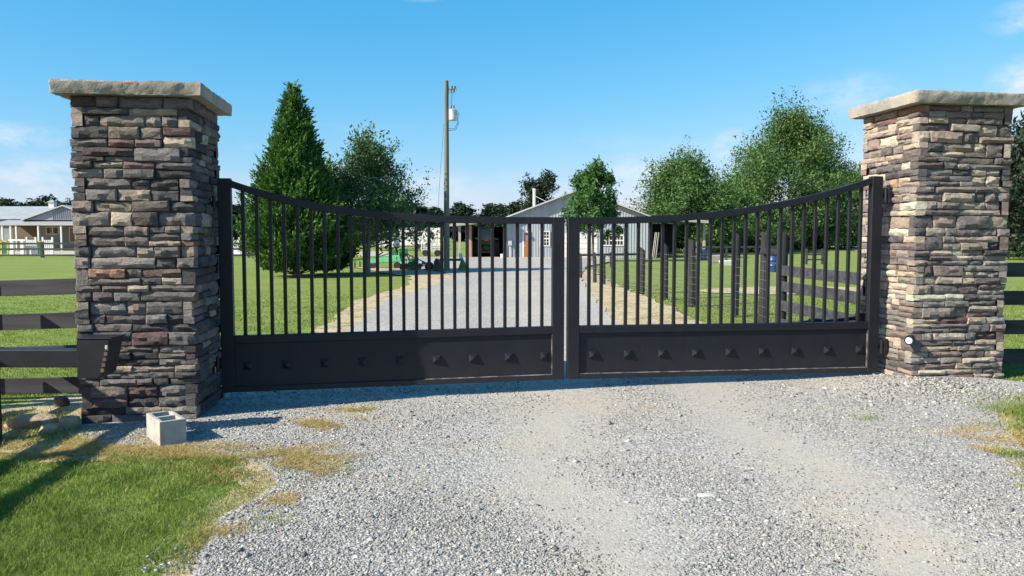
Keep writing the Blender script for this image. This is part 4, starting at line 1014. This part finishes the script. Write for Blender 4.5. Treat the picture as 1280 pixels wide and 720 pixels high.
def rake():
    Y = 44; a = at(420, 335, Y); b = at(452, 335, Y); g = gzf(a.x, Y); W_ = b.x - a.x
    root = thing('disc_cultivator', 'green and yellow cultivator with one upright red flag plate left of the leaning trunk', 'farm implement', (a.x, Y, g))
    m = MB(); m.bar((0, 0, .3), (W_, .2, .5), .1, .1); m.bar((0, .5, .3), (W_, .6, .5), .1, .1); m.bar((.3, 0, .36), (.3, .5, .36), .08, .08); m.bar((W_ - .2, .1, .48), (W_ - .2, .6, .48), .08, .08); m.build('frame', MAT_GREEN, root)
    m = MB(); m.hexa([(.42, 0, .32), (.66, 0, .32), (.66, .06, .32), (.42, .06, .32), (.30, .1, 1.0), (.48, .1, .95), (.48, .16, .95), (.30, .16, 1.0)]); m.build('red_plate', MAT_RED, root)
    m = MB(); m.box(.85, W_ - .1, .1, .4, .58, .74); m.build('tool_box', MAT_YELLOW, root, bevel=.02)
    for k in range(5):
        m = MB(); m.lathe([(.02, -.03), (.2, .0), (.02, .03)], (.15 + k * W_ / 5, .25, .2), 'x', 14); m.build('disc', MAT_RUST, root)
rake()
def box_blade():
    Y = 38.6; a = at(541, 338, Y); b = at(582.5, 338, Y); g = gzf(a.x, Y); W_ = b.x - a.x
    root = thing('box_blade', 'green box blade with two end plates standing around the utility pole', 'farm implement', (a.x, Y, g))
    def plate(x, mt):
        m = MB(); V = [(-.55, .0), (.45, .0), (.42, .35), (.1, .66), (-.1, .66)]
        m.add([(x, y, z) for y, z in V] + [(x + .03, y, z) for y, z in V], [(4, 3, 2, 1, 0), (5, 6, 7, 8, 9)] + [(i, (i + 1) % 5, 5 + (i + 1) % 5, 5 + i) for i in range(5)]); m.build('end_plate', mt, root)
    m = MB(); m.prism([(.02, .06), (.34, .06), (.38, .3), (.3, .62), (.14, .66), (.06, .5)], -.1, .3); m.build('scoop', MAT_RUST, root, bevel=.03)
    m = MB(); m.prism([(W_ - .42, .02), (W_, .02), (W_ - .02, .4), (W_ - .16, .66), (W_ - .22, .66)], -.05, .25); m.build('end_plate', MAT_GREEN, root, bevel=.01)
    m = MB(); m.box(.3, W_ - .2, .35, .43, .52, .64); m.build('beam', MAT_GREEN, root)
    m = MB(); m.prism([(W_ - .32, .60), (W_ - .14, .60), (W_ - .2, .92), (W_ - .36, .9)], .1, .25); m.build('white_bag', MAT_WHITE, root, bevel=.03)
box_blade()
def barrel(label, px, py, Y, r, h):
    p = at(px, py, Y); m = MB()
    m.lathe([(r * .9, 0), (r, .03), (r, h * .33), (r * 1.04, h * .35), (r, h * .37), (r, h * .63), (r * 1.04, h * .65), (r, h * .67), (r, h - .03), (r * .9, h)], (0, 0, 0), 'z', 20)
    o = m.build('barrel', MAT_BLUE, None, smooth=True); o.location = (p.x, Y, gzf(p.x, Y)); tag(o, label, 'barrel', 'blue plastic barrels')
barrel('large blue plastic barrel behind the braced corner posts', 966.5, 338, 37, .30, .85)
barrel('small distant blue barrel at the right end of the dark shed', 880, 324, 60, .28, .85)
def trough(label, px0, px1, Y, h, mat):
    a = at(px0, 328, Y); b = at(px1, 328, Y); L_ = b.x - a.x; m = MB()
    m.hexa([(.1, 0, 0), (L_ - .1, 0, 0), (L_ - .1, .5, 0), (.1, .5, 0), (0, -.1, h), (L_, -.1, h * 1.1), (L_, .6, h * 1.1), (0, .6, h)])
    o = m.build('water_trough', mat, None, bevel=.05, seg=2); o.location = (a.x, Y, gzf(a.x, Y)); tag(o, label, 'trough')
trough('low white water trough in the pasture behind the fence posts', 901, 925, 47, .33, MAT_WHITE)
trough('grey upturned trough beyond the white one near the pasture fence', 887, 904, 54, .5, MAT_GREYPOST)

# ------------------------------------------------------------------ trees
def leaves(C, size, seed, droop=0, aspect=.45, upn=.3):
    r = np.random.default_rng(seed); n = len(C)
    a = r.normal(size=(n, 3)); a[:, 2] -= droop; a /= np.linalg.norm(a, axis=1)[:, None]
    q = r.normal(size=(n, 3)); q[:, 2] += upn; b = np.cross(a, q); b /= np.linalg.norm(b, axis=1)[:, None] + 1e-9
    s = size * np.clip(np.exp(r.normal(-.1, .38, n)), .4, 2.0)[:, None]
    V = np.stack([C - a * s * .5, C + b * s * aspect * .5, C + a * s * .5, C - b * s * aspect * .5], 1).reshape(-1, 3)
    Q = np.arange(4 * n).reshape(n, 4)
    return V, Q, np.repeat(r.random(n), 4)
def broadleaf_meshes(H, Rr, th, seed, leaf, nl, per, prof, mat, bark, tr=.02, lean=0, nlimb=26, spread=.085, clump=.05, feather=0):
    r = random.Random(seed); g = np.random.default_rng(seed); m = MB()
    tp = [Vector((lean * t * H * (1 - t * .5) + r.uniform(-1, 1) * .012 * H * t, r.uniform(-1, 1) * .012 * H * t, H * t)) for t in np.linspace(0, .93, 9)]
    tr_r = [H * tr * (1.25 if i == 0 else 1) * (1 - i / 8.6) + .01 for i in range(9)]
    m.tube(tp, tr_r, 9)
    def trunk(t): i = min(7, int(t / .93 * 8)); f = t / .93 * 8 - i; return tp[i].lerp(tp[min(8, i + 1)], f)
    tips = []
    for k in range(nlimb):
        t0 = th + (.9 - th) * (k + r.random()) / nlimb; az = k * 2.4 + r.uniform(-.5, .5)
        te = min(.99, t0 + r.uniform(.04, .20) * (1 - .3 * t0)); p0 = trunk(t0 * .93 / .93 if t0 < .93 else .93)
        rad = Rr * prof(te) * r.uniform(.55, 1.14)
        pe = Vector((p0.x * .6 + cos(az) * rad, p0.y * .6 + sin(az) * rad, te * H)); mid = p0.lerp(pe, .5) + Vector((0, 0, r.uniform(-.02, .03) * H))
        rr_ = H * tr * .34 * (1 - t0 * .6); m.tube([p0, mid, pe], [rr_, rr_ * .6, rr_ * .15], 5)
        for j in range(5):
            s0 = r.uniform(.25, .9); q0 = (p0.lerp(mid, s0 * 2) if s0 < .5 else mid.lerp(pe, s0 * 2 - 1))
            dv = Vector((cos(az + r.uniform(-1.3, 1.3)), sin(az + r.uniform(-1.3, 1.3)), r.uniform(-.35, .9))).normalized() * Rr * r.uniform(.18, .42) * (.45 + .55 * prof(te))
            q1 = q0 + dv; m.tube([q0, q1], [rr_ * .3, rr_ * .08], 3, False); tips.append((q0, q1))
        tips.append((mid, pe))
    T0 = np.array([tuple(a) for a, b in tips]); T1 = np.array([tuple(b) for a, b in tips])
    idx = g.integers(0, len(tips), nl); f = g.uniform(.2, 1.1, nl)[:, None]
    CC = T0[idx] * (1 - f) + T1[idx] * f + g.normal(size=(nl, 3)) * Rr * spread
    tips_up = []
    if feather:
        k = g.integers(0, nl, feather); dirs = CC[k] - np.array([0, 0, H * .45]); dirs /= np.linalg.norm(dirs, axis=1)[:, None]; dirs[:, 2] += .5
        CC = np.concatenate([CC] + [CC[k] + dirs * Rr * .06 * q for q in (1, 2, 3)])
    C = np.repeat(CC, per, 0) + g.normal(size=(len(CC) * per, 3)) * np.array([1, 1, .75]) * Rr * clump
    C[:, 2] = np.maximum(C[:, 2], th * H * .5)
    V, Q, A = leaves(C, leaf, seed + 1)
    cl = np.repeat(np.repeat(g.random(len(CC)), per), 4); A = np.clip(A * .40 + cl * .60, 0, 1)
    return m.mesh('trunk', bark, True), npmesh('crown', V, Q, mat, A)
def plant_tree(name, label, cat, loc, meshes, rz=0, group=None, scale=None):
    root = thing(name, label, cat, loc, rz, group)
    for nme, me in zip(('trunk', 'crown'), meshes): link(bpy.data.objects.new(nme, me), root)
    if scale: root.scale = scale
    return root
def conifer_meshes(H, Rr, seed, leaf, nspray, per, prof, mat, low=.04):
    r = random.Random(seed); g = np.random.default_rng(seed); m = MB()
    m.tube([(0, 0, 0), (.03, 0, H * .4), (0, 0, H * .96)], [H * .02, H * .013, .01], 9)
    t = low + (1 - low) * (1 - np.sqrt(g.random(nspray))) * .999; az = g.uniform(0, 2 * pi, nspray)
    lob = 1 + .14 * np.sin(az * 3 + t * 9) + .14 * np.sin(az * 5 - t * 27) + .11 * np.sin(az * 4 + t * 47) + .08 * np.sin(az * 7 - t * 80)
    pr_ = np.array([prof(q) for q in t]); rad = Rr * pr_ * lob * np.clip(1 - np.abs(g.normal(0, .26, nspray)), .15, 1.05)
    base = np.stack([np.cos(az) * rad, np.sin(az) * rad, t * H], -1)
    for k in range(60):
        q = r.randrange(nspray); p = Vector(base[q]); m.tube([(0, 0, max(.1, p.z - rad[q] * .8)), p], [.03, .006], 3, False)
    d = np.stack([np.cos(az), np.sin(az), g.uniform(.5, 1.6, nspray)], -1); d += g.normal(0, .25, d.shape); d /= np.linalg.norm(d, axis=1)[:, None]
    ln = g.uniform(.22, .70, nspray) * (.55 + .45 * pr_)
    f = (np.arange(per) + .5) / per
    C = base[:, None, :] + d[:, None, :] * (ln[:, None] * f[None, :])[:, :, None] + g.normal(0, .05, (nspray, per, 3)) * (1.2 - f)[None, :, None]
    dd = np.repeat(d[:, None, :], per, 1) + g.normal(0, .45, (nspray, per, 3)); C = C.reshape(-1, 3); dd = dd.reshape(-1, 3); dd /= np.linalg.norm(dd, axis=1)[:, None]
    n = len(C); b = np.cross(dd, g.normal(size=(n, 3))); b /= np.linalg.norm(b, axis=1)[:, None]
    s = leaf * g.uniform(.6, 1.4, n)[:, None]
    V = np.stack([C - dd * s * .5, C + b * s * .17, C + dd * s * .5, C - b * s * .17], 1).reshape(-1, 3)
    A = np.repeat(np.clip(.5 * g.random(n) + .5 * np.repeat(g.random(nspray), per), 0, 1), 4)
    return m.mesh('trunk', MAT_BARK, True), npmesh('crown', V, np.arange(4 * n).reshape(n, 4), mat, A)
prof_con = lambda t: (min(1, (t + .02) / .20) ** .5) * (1 - t) ** .95 * 1.17 + .015
def G(px, Y): x = at(px, 330, Y).x; return (x, Y, gzf(x, Y) - .03)
hc = at(368, 103, 34).z + .15
plant_tree('conifer_tree', 'tall dense cone-shaped evergreen tree on the lawn behind the gate', 'tree', G(370, 34), conifer_meshes(hc, 2.0, 5, .17, 9000, 9, prof_con, MAT_LEAF_CONIFER))
plant_tree('conifer_tree', 'narrower dark evergreen tucked against the right side of the tall conifer', 'tree', G(407, 36.5), conifer_meshes(at(405, 194, 36.5).z + .1, 1.05, 9, .18, 3200, 9, lambda t: (min(1, (t + .05) / .2) ** .5) * (1 - t) ** .5 * 1.0 + .02, MAT_LEAF_CONIFER))
prof_pear = lambda t: max(.05, sin(min(1, max(0, t - .05) / .25) * pi / 2) * (1 if t < .45 else max(.03, 1 - (t - .45) / .57) ** 1.1))
plant_tree('broadleaf_tree', 'airy grey-green tree with a leaning trunk between conifer and utility pole', 'tree', G(459, 37), broadleaf_meshes(at(462, 176, 37).z, 3.3, .20, 33, .135, 2300, 11, prof_pear, MAT_LEAF_DECID, MAT_PALEBARK, .020, .05, 50, .075, .045, 160))
prof_oak = lambda t: max(.1, sin(min(1, max(0, t - .08) / .42) * pi / 2) * (1 if t < .5 else max(.03, 1 - ((t - .5) / .52) ** 1.7)))
hb = at(741, 203, 57).z + .2
plant_tree('broadleaf_tree', 'small rounded green tree standing in front of the white barn door', 'tree', G(741, 57), broadleaf_meshes(hb, 2.35, .24, 41, .24, 900, 13, prof_oak, MAT_LEAF_OAK, MAT_BARK, .014, 0, 24, .09, .07))
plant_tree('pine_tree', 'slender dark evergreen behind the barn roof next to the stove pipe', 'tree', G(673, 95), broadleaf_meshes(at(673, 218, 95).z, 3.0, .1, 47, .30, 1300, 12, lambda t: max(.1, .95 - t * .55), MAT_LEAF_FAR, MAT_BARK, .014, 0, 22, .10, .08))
prof_top = lambda t: max(.12, sin(min(1, max(.02, t) / .30) * pi / 2) * (1 if t < .42 else max(.03, 1 - ((t - .42) / .60) ** 1.6)))
prof_big = lambda t: max(.12, sin(min(1, max(.02, t) / .36) * pi / 2) * (1 if t < .45 else max(.03, 1 - ((t - .45) / .57) ** 1.55)))
plant_tree('broadleaf_tree', 'tallest tree, a broad feathery green crown left of the tan pillar', 'tree', G(984, 105), broadleaf_meshes(at(984, 150, 105).z, 9.6, .06, 53, .31, 5600, 13, prof_top, MAT_LEAF_BIG, MAT_BARK, .016, 0, 48, .08, .05, 200))
plant_tree('broadleaf_tree', 'light green spreading tree between the barn and the tallest tree', 'tree', G(856, 84), broadleaf_meshes(at(866, 203, 84).z, 6.3, .08, 59, .27, 3800, 12, prof_top, MAT_LEAF_BIG, MAT_BARK, .016, 0, 40, .09, .055, 160))
sh = [broadleaf_meshes(6.0, 4.2, .02, 61, .28, 1700, 13, lambda t: max(.2, 1 - t ** 2.2 * .9), MAT_LEAF_BIG, MAT_BARK, .014, 0, 26, .10, .065), broadleaf_meshes(6.0, 4.2, .02, 67, .28, 1700, 13, lambda t: max(.2, 1 - t ** 2.6 * .9), MAT_LEAF_BIG, MAT_BARK, .014, 0, 26, .10, .065)]
for i, (px, Y, sc, lab) in enumerate((
    (912, 98, (1.25, 1.25, 1.2), 'bushy understorey tree filling the gap between the two big trees'), (948, 96, (1.1, 1.1, .85), 'low bushy tree below the left side of the tallest crown'),
    (1000, 112, (1.4, 1.4, .95), 'low bushy tree below the middle of the tallest crown'), (1045, 116, (1.5, 1.5, 1.4), 'bushy tree at the right foot of the tallest tree'),
    (1085, 120, (1.7, 1.7, 1.8), 'bushy tree just left of the tan pillar, partly behind it'), (892, 92, (.9, .9, .7), 'low bushy tree right of the dark shed'), (832, 92, (.9, .9, .8), 'bushy tree rising behind the right slope of the barn roof'), (925, 120, (1.6, 1.6, 1.6), 'taller bushy tree behind the gap between the two big trees'), (1055, 135, (1.7, 1.7, 1.9), 'taller bushy tree behind the right edge of the tallest crown'), (970, 110, (1.2, 1.2, .75), 'lowest bush in front of the woodland, left of its middle'), (1030, 122, (1.3, 1.3, .85), 'low bush in front of the woodland, right of its middle'))):
    plant_tree('understorey_tree', lab, 'tree', G(px, Y), sh[i % 2], i * 1.7, None, sc)
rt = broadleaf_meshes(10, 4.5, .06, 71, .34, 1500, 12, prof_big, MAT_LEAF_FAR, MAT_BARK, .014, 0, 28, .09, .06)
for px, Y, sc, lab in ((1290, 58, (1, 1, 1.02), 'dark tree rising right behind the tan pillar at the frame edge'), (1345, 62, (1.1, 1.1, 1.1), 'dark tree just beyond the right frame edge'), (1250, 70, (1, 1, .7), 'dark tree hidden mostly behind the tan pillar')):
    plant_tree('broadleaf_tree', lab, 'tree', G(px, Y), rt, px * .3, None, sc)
# far tree line
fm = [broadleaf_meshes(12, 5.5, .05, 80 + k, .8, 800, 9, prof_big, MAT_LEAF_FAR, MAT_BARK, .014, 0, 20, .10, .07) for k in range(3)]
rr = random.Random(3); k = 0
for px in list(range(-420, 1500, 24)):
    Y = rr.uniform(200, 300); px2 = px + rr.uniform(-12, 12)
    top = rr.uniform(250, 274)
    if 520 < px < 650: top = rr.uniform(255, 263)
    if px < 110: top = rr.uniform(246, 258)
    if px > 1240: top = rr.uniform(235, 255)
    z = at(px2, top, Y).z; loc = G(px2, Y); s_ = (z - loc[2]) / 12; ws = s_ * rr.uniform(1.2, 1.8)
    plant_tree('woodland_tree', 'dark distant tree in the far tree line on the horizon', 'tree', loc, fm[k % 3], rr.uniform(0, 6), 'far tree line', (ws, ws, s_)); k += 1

# ------------------------------------------------------------------ gravel, grass blades, straw
def inside_drive(x, y, pad=0):
    xl = np.interp(y, [p[0] for p in DL], [p[1] for p in DL]) + jitter(y, 1.3, 1) * .03 * np.clip(y / 8, .6, 1.5) * (1 - .2 * sstep(10, 16, y))
    xr = np.interp(y, [p[0] for p in DR], [p[1] for p in DR]) + jitter(y, 4.1, 1) * .03 * np.clip(y / 8, .6, 1.5) * (1 - .2 * sstep(10, 16, y))
    return (x > xl + pad) & (x < xr - pad)
def vnoise(x, y, s, seed):
    r = np.random.default_rng(seed); a = r.uniform(0, 6.28, (6, 2)); k = r.uniform(.6, 1.6, (6, 2)) * s; sg = r.choice([-1, 1], (6, 2))
    return sum(np.sin(x * k[i, 0] * sg[i, 0] + y * k[i, 1] + a[i, 0] + 1.3 * np.sin(y * k[i, 0] * .7 + a[i, 1])) for i in range(6)) / 3
def in_pier(x, y):
    res = np.zeros(len(x), bool)
    for (cx_, cy_, yaw, wx, wy) in PIERS:
        dx, dy = x - cx_, y - cy_; u = dx * cos(yaw) + dy * sin(yaw); v = -dx * sin(yaw) + dy * cos(yaw)
        res |= (abs(u) < wx / 2 + .02) & (abs(v) < wy / 2 + .02)
    return res
PIERS = [(o.location.x, o.location.y, o.rotation_euler.z, 1.0, 1.0) for o in bpy.data.objects if o.name.startswith('stone_pier')]
def gravel():
    g = np.random.default_rng(5); N = 800000
    y = 3.15 * np.exp(g.random(N) * math.log(11.5 / 3.15)); x = g.uniform(-.70, .70, N) * y
    w_ = np.clip((4.3 / y) ** 2.3, 0, 1)
    keep = inside_drive(x, y, -.25) & ~in_pier(x, y); out_ = ~inside_drive(x, y, .03)
    keep &= ~out_ | (g.random(N) < np.clip(.02 + .25 * vnoise(x, y, 4, 12), 0, .2))
    tr = np.zeros(N)
    for tx, tw in TRACKS:
        d = abs(x + .25 * vnoise(x, y, 1.1, 3) - tx); tr = np.maximum(tr, np.clip(1.3 - d / tw, 0, 1))
    clump = .62 + .38 * vnoise(x, y, 2.6, 4)
    heap = np.exp(-(((x - 4.2) / .9) ** 2 + ((y - 7.5) / .5) ** 2)) + np.exp(-(((x + 2.9) / .9) ** 2 + ((y - 6.3) / .35) ** 2))
    keep &= g.random(N) < w_ * (1 - .95 * tr) * np.clip(clump, .2, 1) * .60 + .25 * heap
    # a sprinkle on the straw near the edge
    x, y = x[keep], y[keep]; n = len(x)
    tan_ = np.clip(vnoise(x, y, 1.5, 77) * .6, 0, .6)
    s = np.exp(g.normal(math.log(.0058), .32, n)) * (1 + .5 * np.clip(np.exp(-(((x - 4.2) / 1.0) ** 2 + ((y - 7.5) / .5) ** 2)), 0, 1)) * np.clip(y / 5.6, 1, 1.5)
    s = s * np.where(g.random(n) < .025, g.uniform(1.5, 2.3, n), 1)
    oc = np.array([(1, 0, 0), (0, 1, 0), (-1, 0, 0), (0, -1, 0), (0, 0, 1), (0, 0, -1)], float)
    P = oc[None] * g.uniform(.55, 1.25, (n, 6, 1)); P[:, :, 0] *= g.uniform(.9, 1.6, n)[:, None]; P[:, :, 2] *= .55
    P += g.normal(0, .22, P.shape)
    th = g.uniform(0, 6.28, n); c, s_ = np.cos(th)[:, None], np.sin(th)[:, None]
    X = P[:, :, 0] * c - P[:, :, 1] * s_; Yv = P[:, :, 0] * s_ + P[:, :, 1] * c
    V = np.stack([X, Yv, P[:, :, 2]], -1) * s[:, None, None]; V += np.stack([x, y, gz(x, y) + .014 + s * .12], -1)[:, None, :]
    f = np.array([(0, 1, 4), (1, 2, 4), (2, 3, 4), (3, 0, 4), (1, 0, 5), (2, 1, 5), (3, 2, 5), (0, 3, 5)])
    Q = (np.arange(n)[:, None, None] * 6 + f[None]).reshape(-1, 3)
    o = link(bpy.data.objects.new('gravel', npmesh('gravel', V.reshape(-1, 3), Q, MAT_PEBBLE, np.repeat(g.random(n), 6)))); o['kind'] = 'stuff'
    return n
def blades(name, x, y, h, w_, lean, mat, seed, rnd=None, flat=0):
    g = np.random.default_rng(seed); n = len(x); z = gz(x, y) + .004
    th = g.uniform(0, 6.28, n); ln = lean * g.uniform(.2, 1.2, n) * h; ld = g.uniform(0, 6.28, n)
    wx, wy = np.cos(th) * w_ / 2, np.sin(th) * w_ / 2; lx, ly = np.cos(ld) * ln, np.sin(ld) * ln
    up = h * (1 - flat)
    V = np.stack([np.stack([x - wx, y - wy, z], -1), np.stack([x + wx, y + wy, z], -1),
                  np.stack([x + lx * .35 + wx * .7, y + ly * .35 + wy * .7, z + up * .6], -1), np.stack([x + lx * .35 - wx * .7, y + ly * .35 - wy * .7, z + up * .6], -1),
                  np.stack([x + lx, y + ly, z + up], -1)], 1).reshape(-1, 3)
    b = np.arange(n)[:, None] * 5
    T = np.concatenate([b + np.array([0, 1, 2]), b + np.array([0, 2, 3]), b + np.array([3, 2, 4])], 0)
    A = np.repeat(g.random(n) if rnd is None else rnd, 5)
    o = link(bpy.data.objects.new(name, npmesh(name, V, T, mat, A))); o['kind'] = 'stuff'
def grass():
    g = np.random.default_rng(9); N = 1000000
    y = 3.05 * np.exp(g.random(N) * math.log(26 / 3.05)); x = g.uniform(-.72, .72, N) * y
    far = y > 8.6
    fade = np.clip(vnoise(x, y, 2.3, 14) * .18, -.3, .3)
    ins = inside_drive(x, y, .0) ; ins_soft = ins
    bare = (x < -1.9) & (x > -5.2) & (y > 5.62 + .10 * vnoise(x, y, 5, 8)) & (y < 8.0)
    bare |= ((abs(x - np.interp(y, [8, 12, 15, 22, 31], [3.3, 2.7, 2.55, 2.7, 3.0])) < .75) & far & (x > 0)) | ((x > -3.6) & (x < -2.2) & far)
    xl = np.interp(y, [p[0] for p in DL], [p[1] for p in DL]); xr = np.interp(y, [p[0] for p in DR], [p[1] for p in DR])
    ed = np.where(x < xl, xl - x, x - xr); soft = np.clip((ed + .09 + .14 * vnoise(x, y, 3.2, 51)) / .20, .0, 1) ** 1.4
    keep = (inside_drive(x, y, .18) == False) & (g.random(N) < np.where(far, 1, soft)) & ~in_pier(x, y) & (~bare | (g.random(N) < np.where(far, .12 + .35 * (vnoise(x, y, 1.7, 91) > .25), .06))) & (g.random(N) < np.where(far, np.clip((26 - y) / 9, 0, 1), 1)) & (g.random(N) < np.where(far, .55, 1) * np.clip(.8 + .35 * vnoise(x, y, 3.5, 21), .3, 1))
    x, y = x[keep], y[keep]; n = len(x)
    # distance to the drive edge makes the outer fringe yellow and thin
    xl = np.interp(y, [p[0] for p in DL], [p[1] for p in DL]); xr = np.interp(y, [p[0] for p in DR], [p[1] for p in DR])
    ed = np.where(x < xl, xl - x, x - xr)
    dry = np.clip(1 - ed / .17, 0, 1) * .8 + np.clip(vnoise(x, y, 2.0, 33) - .75, 0, 1) * .5
    k = g.random(n) < dry * .85
    h = g.uniform(.014, .038, n) * np.clip(1 + .35 * vnoise(x, y, 2.8, 17) + .35 * vnoise(x, y, 10, 67), .4, 2.2) * np.where(y > 8.6, .8, 1)
    w_ = g.uniform(.0025, .005, n) * np.clip(y / 4.5, 1, 5)
    rv = np.clip(.42 + .22 * g.normal(size=n) + .16 * vnoise(x, y, 1.8, 6) + .16 * vnoise(x, y, 11, 66), 0, .95)
    blades('grass', x[~k], y[~k], h[~k], w_[~k], 1.1, MAT_BLADE, 31, rv[~k])
    blades('dead_grass', x[k], y[k], h[k], w_[k], 1.3, MAT_STRAW, 32, None, .3)
def straw():
    g = np.random.default_rng(19); xs, ys = [], []
    def patch(cx_, cy_, rx, ry, n, rot=0):
        a = g.normal(size=(n, 2)) * .5; u, v = a[:, 0] * rx, a[:, 1] * ry; x = cx_ + u * cos(rot) - v * sin(rot); y = cy_ + u * sin(rot) + v * cos(rot)
        k = vnoise(x, y, 7, int(abs(cx_ * 10 + cy_ * 7)) + 1) > -.25; xs.append(x[k]); ys.append(y[k])
    patch(-1.62, 5.45, .55, .32, 13000, .3); patch(-2.35, 5.62, .60, .22, 7000); patch(-1.55, 6.55, .38, .22, 5500, .2); patch(-1.45, 5.1, .35, .16, 4500, .4)
    patch(-1.30, 4.6, .22, .14, 1800); patch(-3.2, 5.8, .5, .2, 4000); patch(-1.5, 4.1, .14, .1, 700); patch(3.6, 5.9, .35, .5, 3600, -.4); patch(3.35, 5.45, .12, .16, 900); patch(-1.35, 7.1, .3, .12, 1500); patch(-4.1, 6.6, .8, .5, 5000)
    patch(-2.75, 5.78, 1.0, .20, 8000); patch(-3.4, 6.0, .9, .3, 6000); patch(-1.55, 4.7, .12, .7, 900, .1)
    for yy in np.arange(9.5, 30, .8):
        xx = np.interp(yy, [8, 12, 15, 22, 31], [3.3, 2.7, 2.55, 2.7, 3.0]); patch(xx, yy, .8, .8, 520)
        patch(np.interp(yy, [9, 13, 20, 26, 33], [-3.0, -3.0, -3.5, -3.0, -3.2]), yy, .35, .8, 200)
    x = np.concatenate(xs); y = np.concatenate(ys); k = ~in_pier(x, y); x, y = x[k], y[k]; n = len(x)
    blades('straw', x, y, g.uniform(.02, .075, n), g.uniform(.0025, .005, n) * np.clip(y / 5, 1, 4), 1.6, MAT_STRAW, 41, None, .55)
def weeds():
    g = np.random.default_rng(23); x = []; y = []
    for cx_, cy_, r_, n in ((4.35, 6.75, .16, 1500), (4.75, 7.0, .25, 2600), (3.95, 6.15, .12, 300), (3.42, 5.35, .07, 420), (3.43, 5.05, .05, 200), (-3.7, 6.3, .2, 700), (-4.4, 6.9, .4, 1600), (2.9, 6.45, .07, 90), (-1.30, 4.25, .10, 130), (-1.2, 5.2, .14, 160), (3.0, 14.6, .25, 500), (-1.9, 5.45, .2, 300)):
        x.append(cx_ + g.normal(size=n) * r_); y.append(cy_ + g.normal(size=n) * r_ * .8)
    x = np.concatenate(x); y = np.concatenate(y); k = ~in_pier(x, y); x, y = x[k], y[k]; n = len(x)
    blades('weed', x, y, g.uniform(.015, .06, n), g.uniform(.003, .006, n), 1.2, MAT_BLADE, 43)
gravel(); grass(); straw(); weeds()
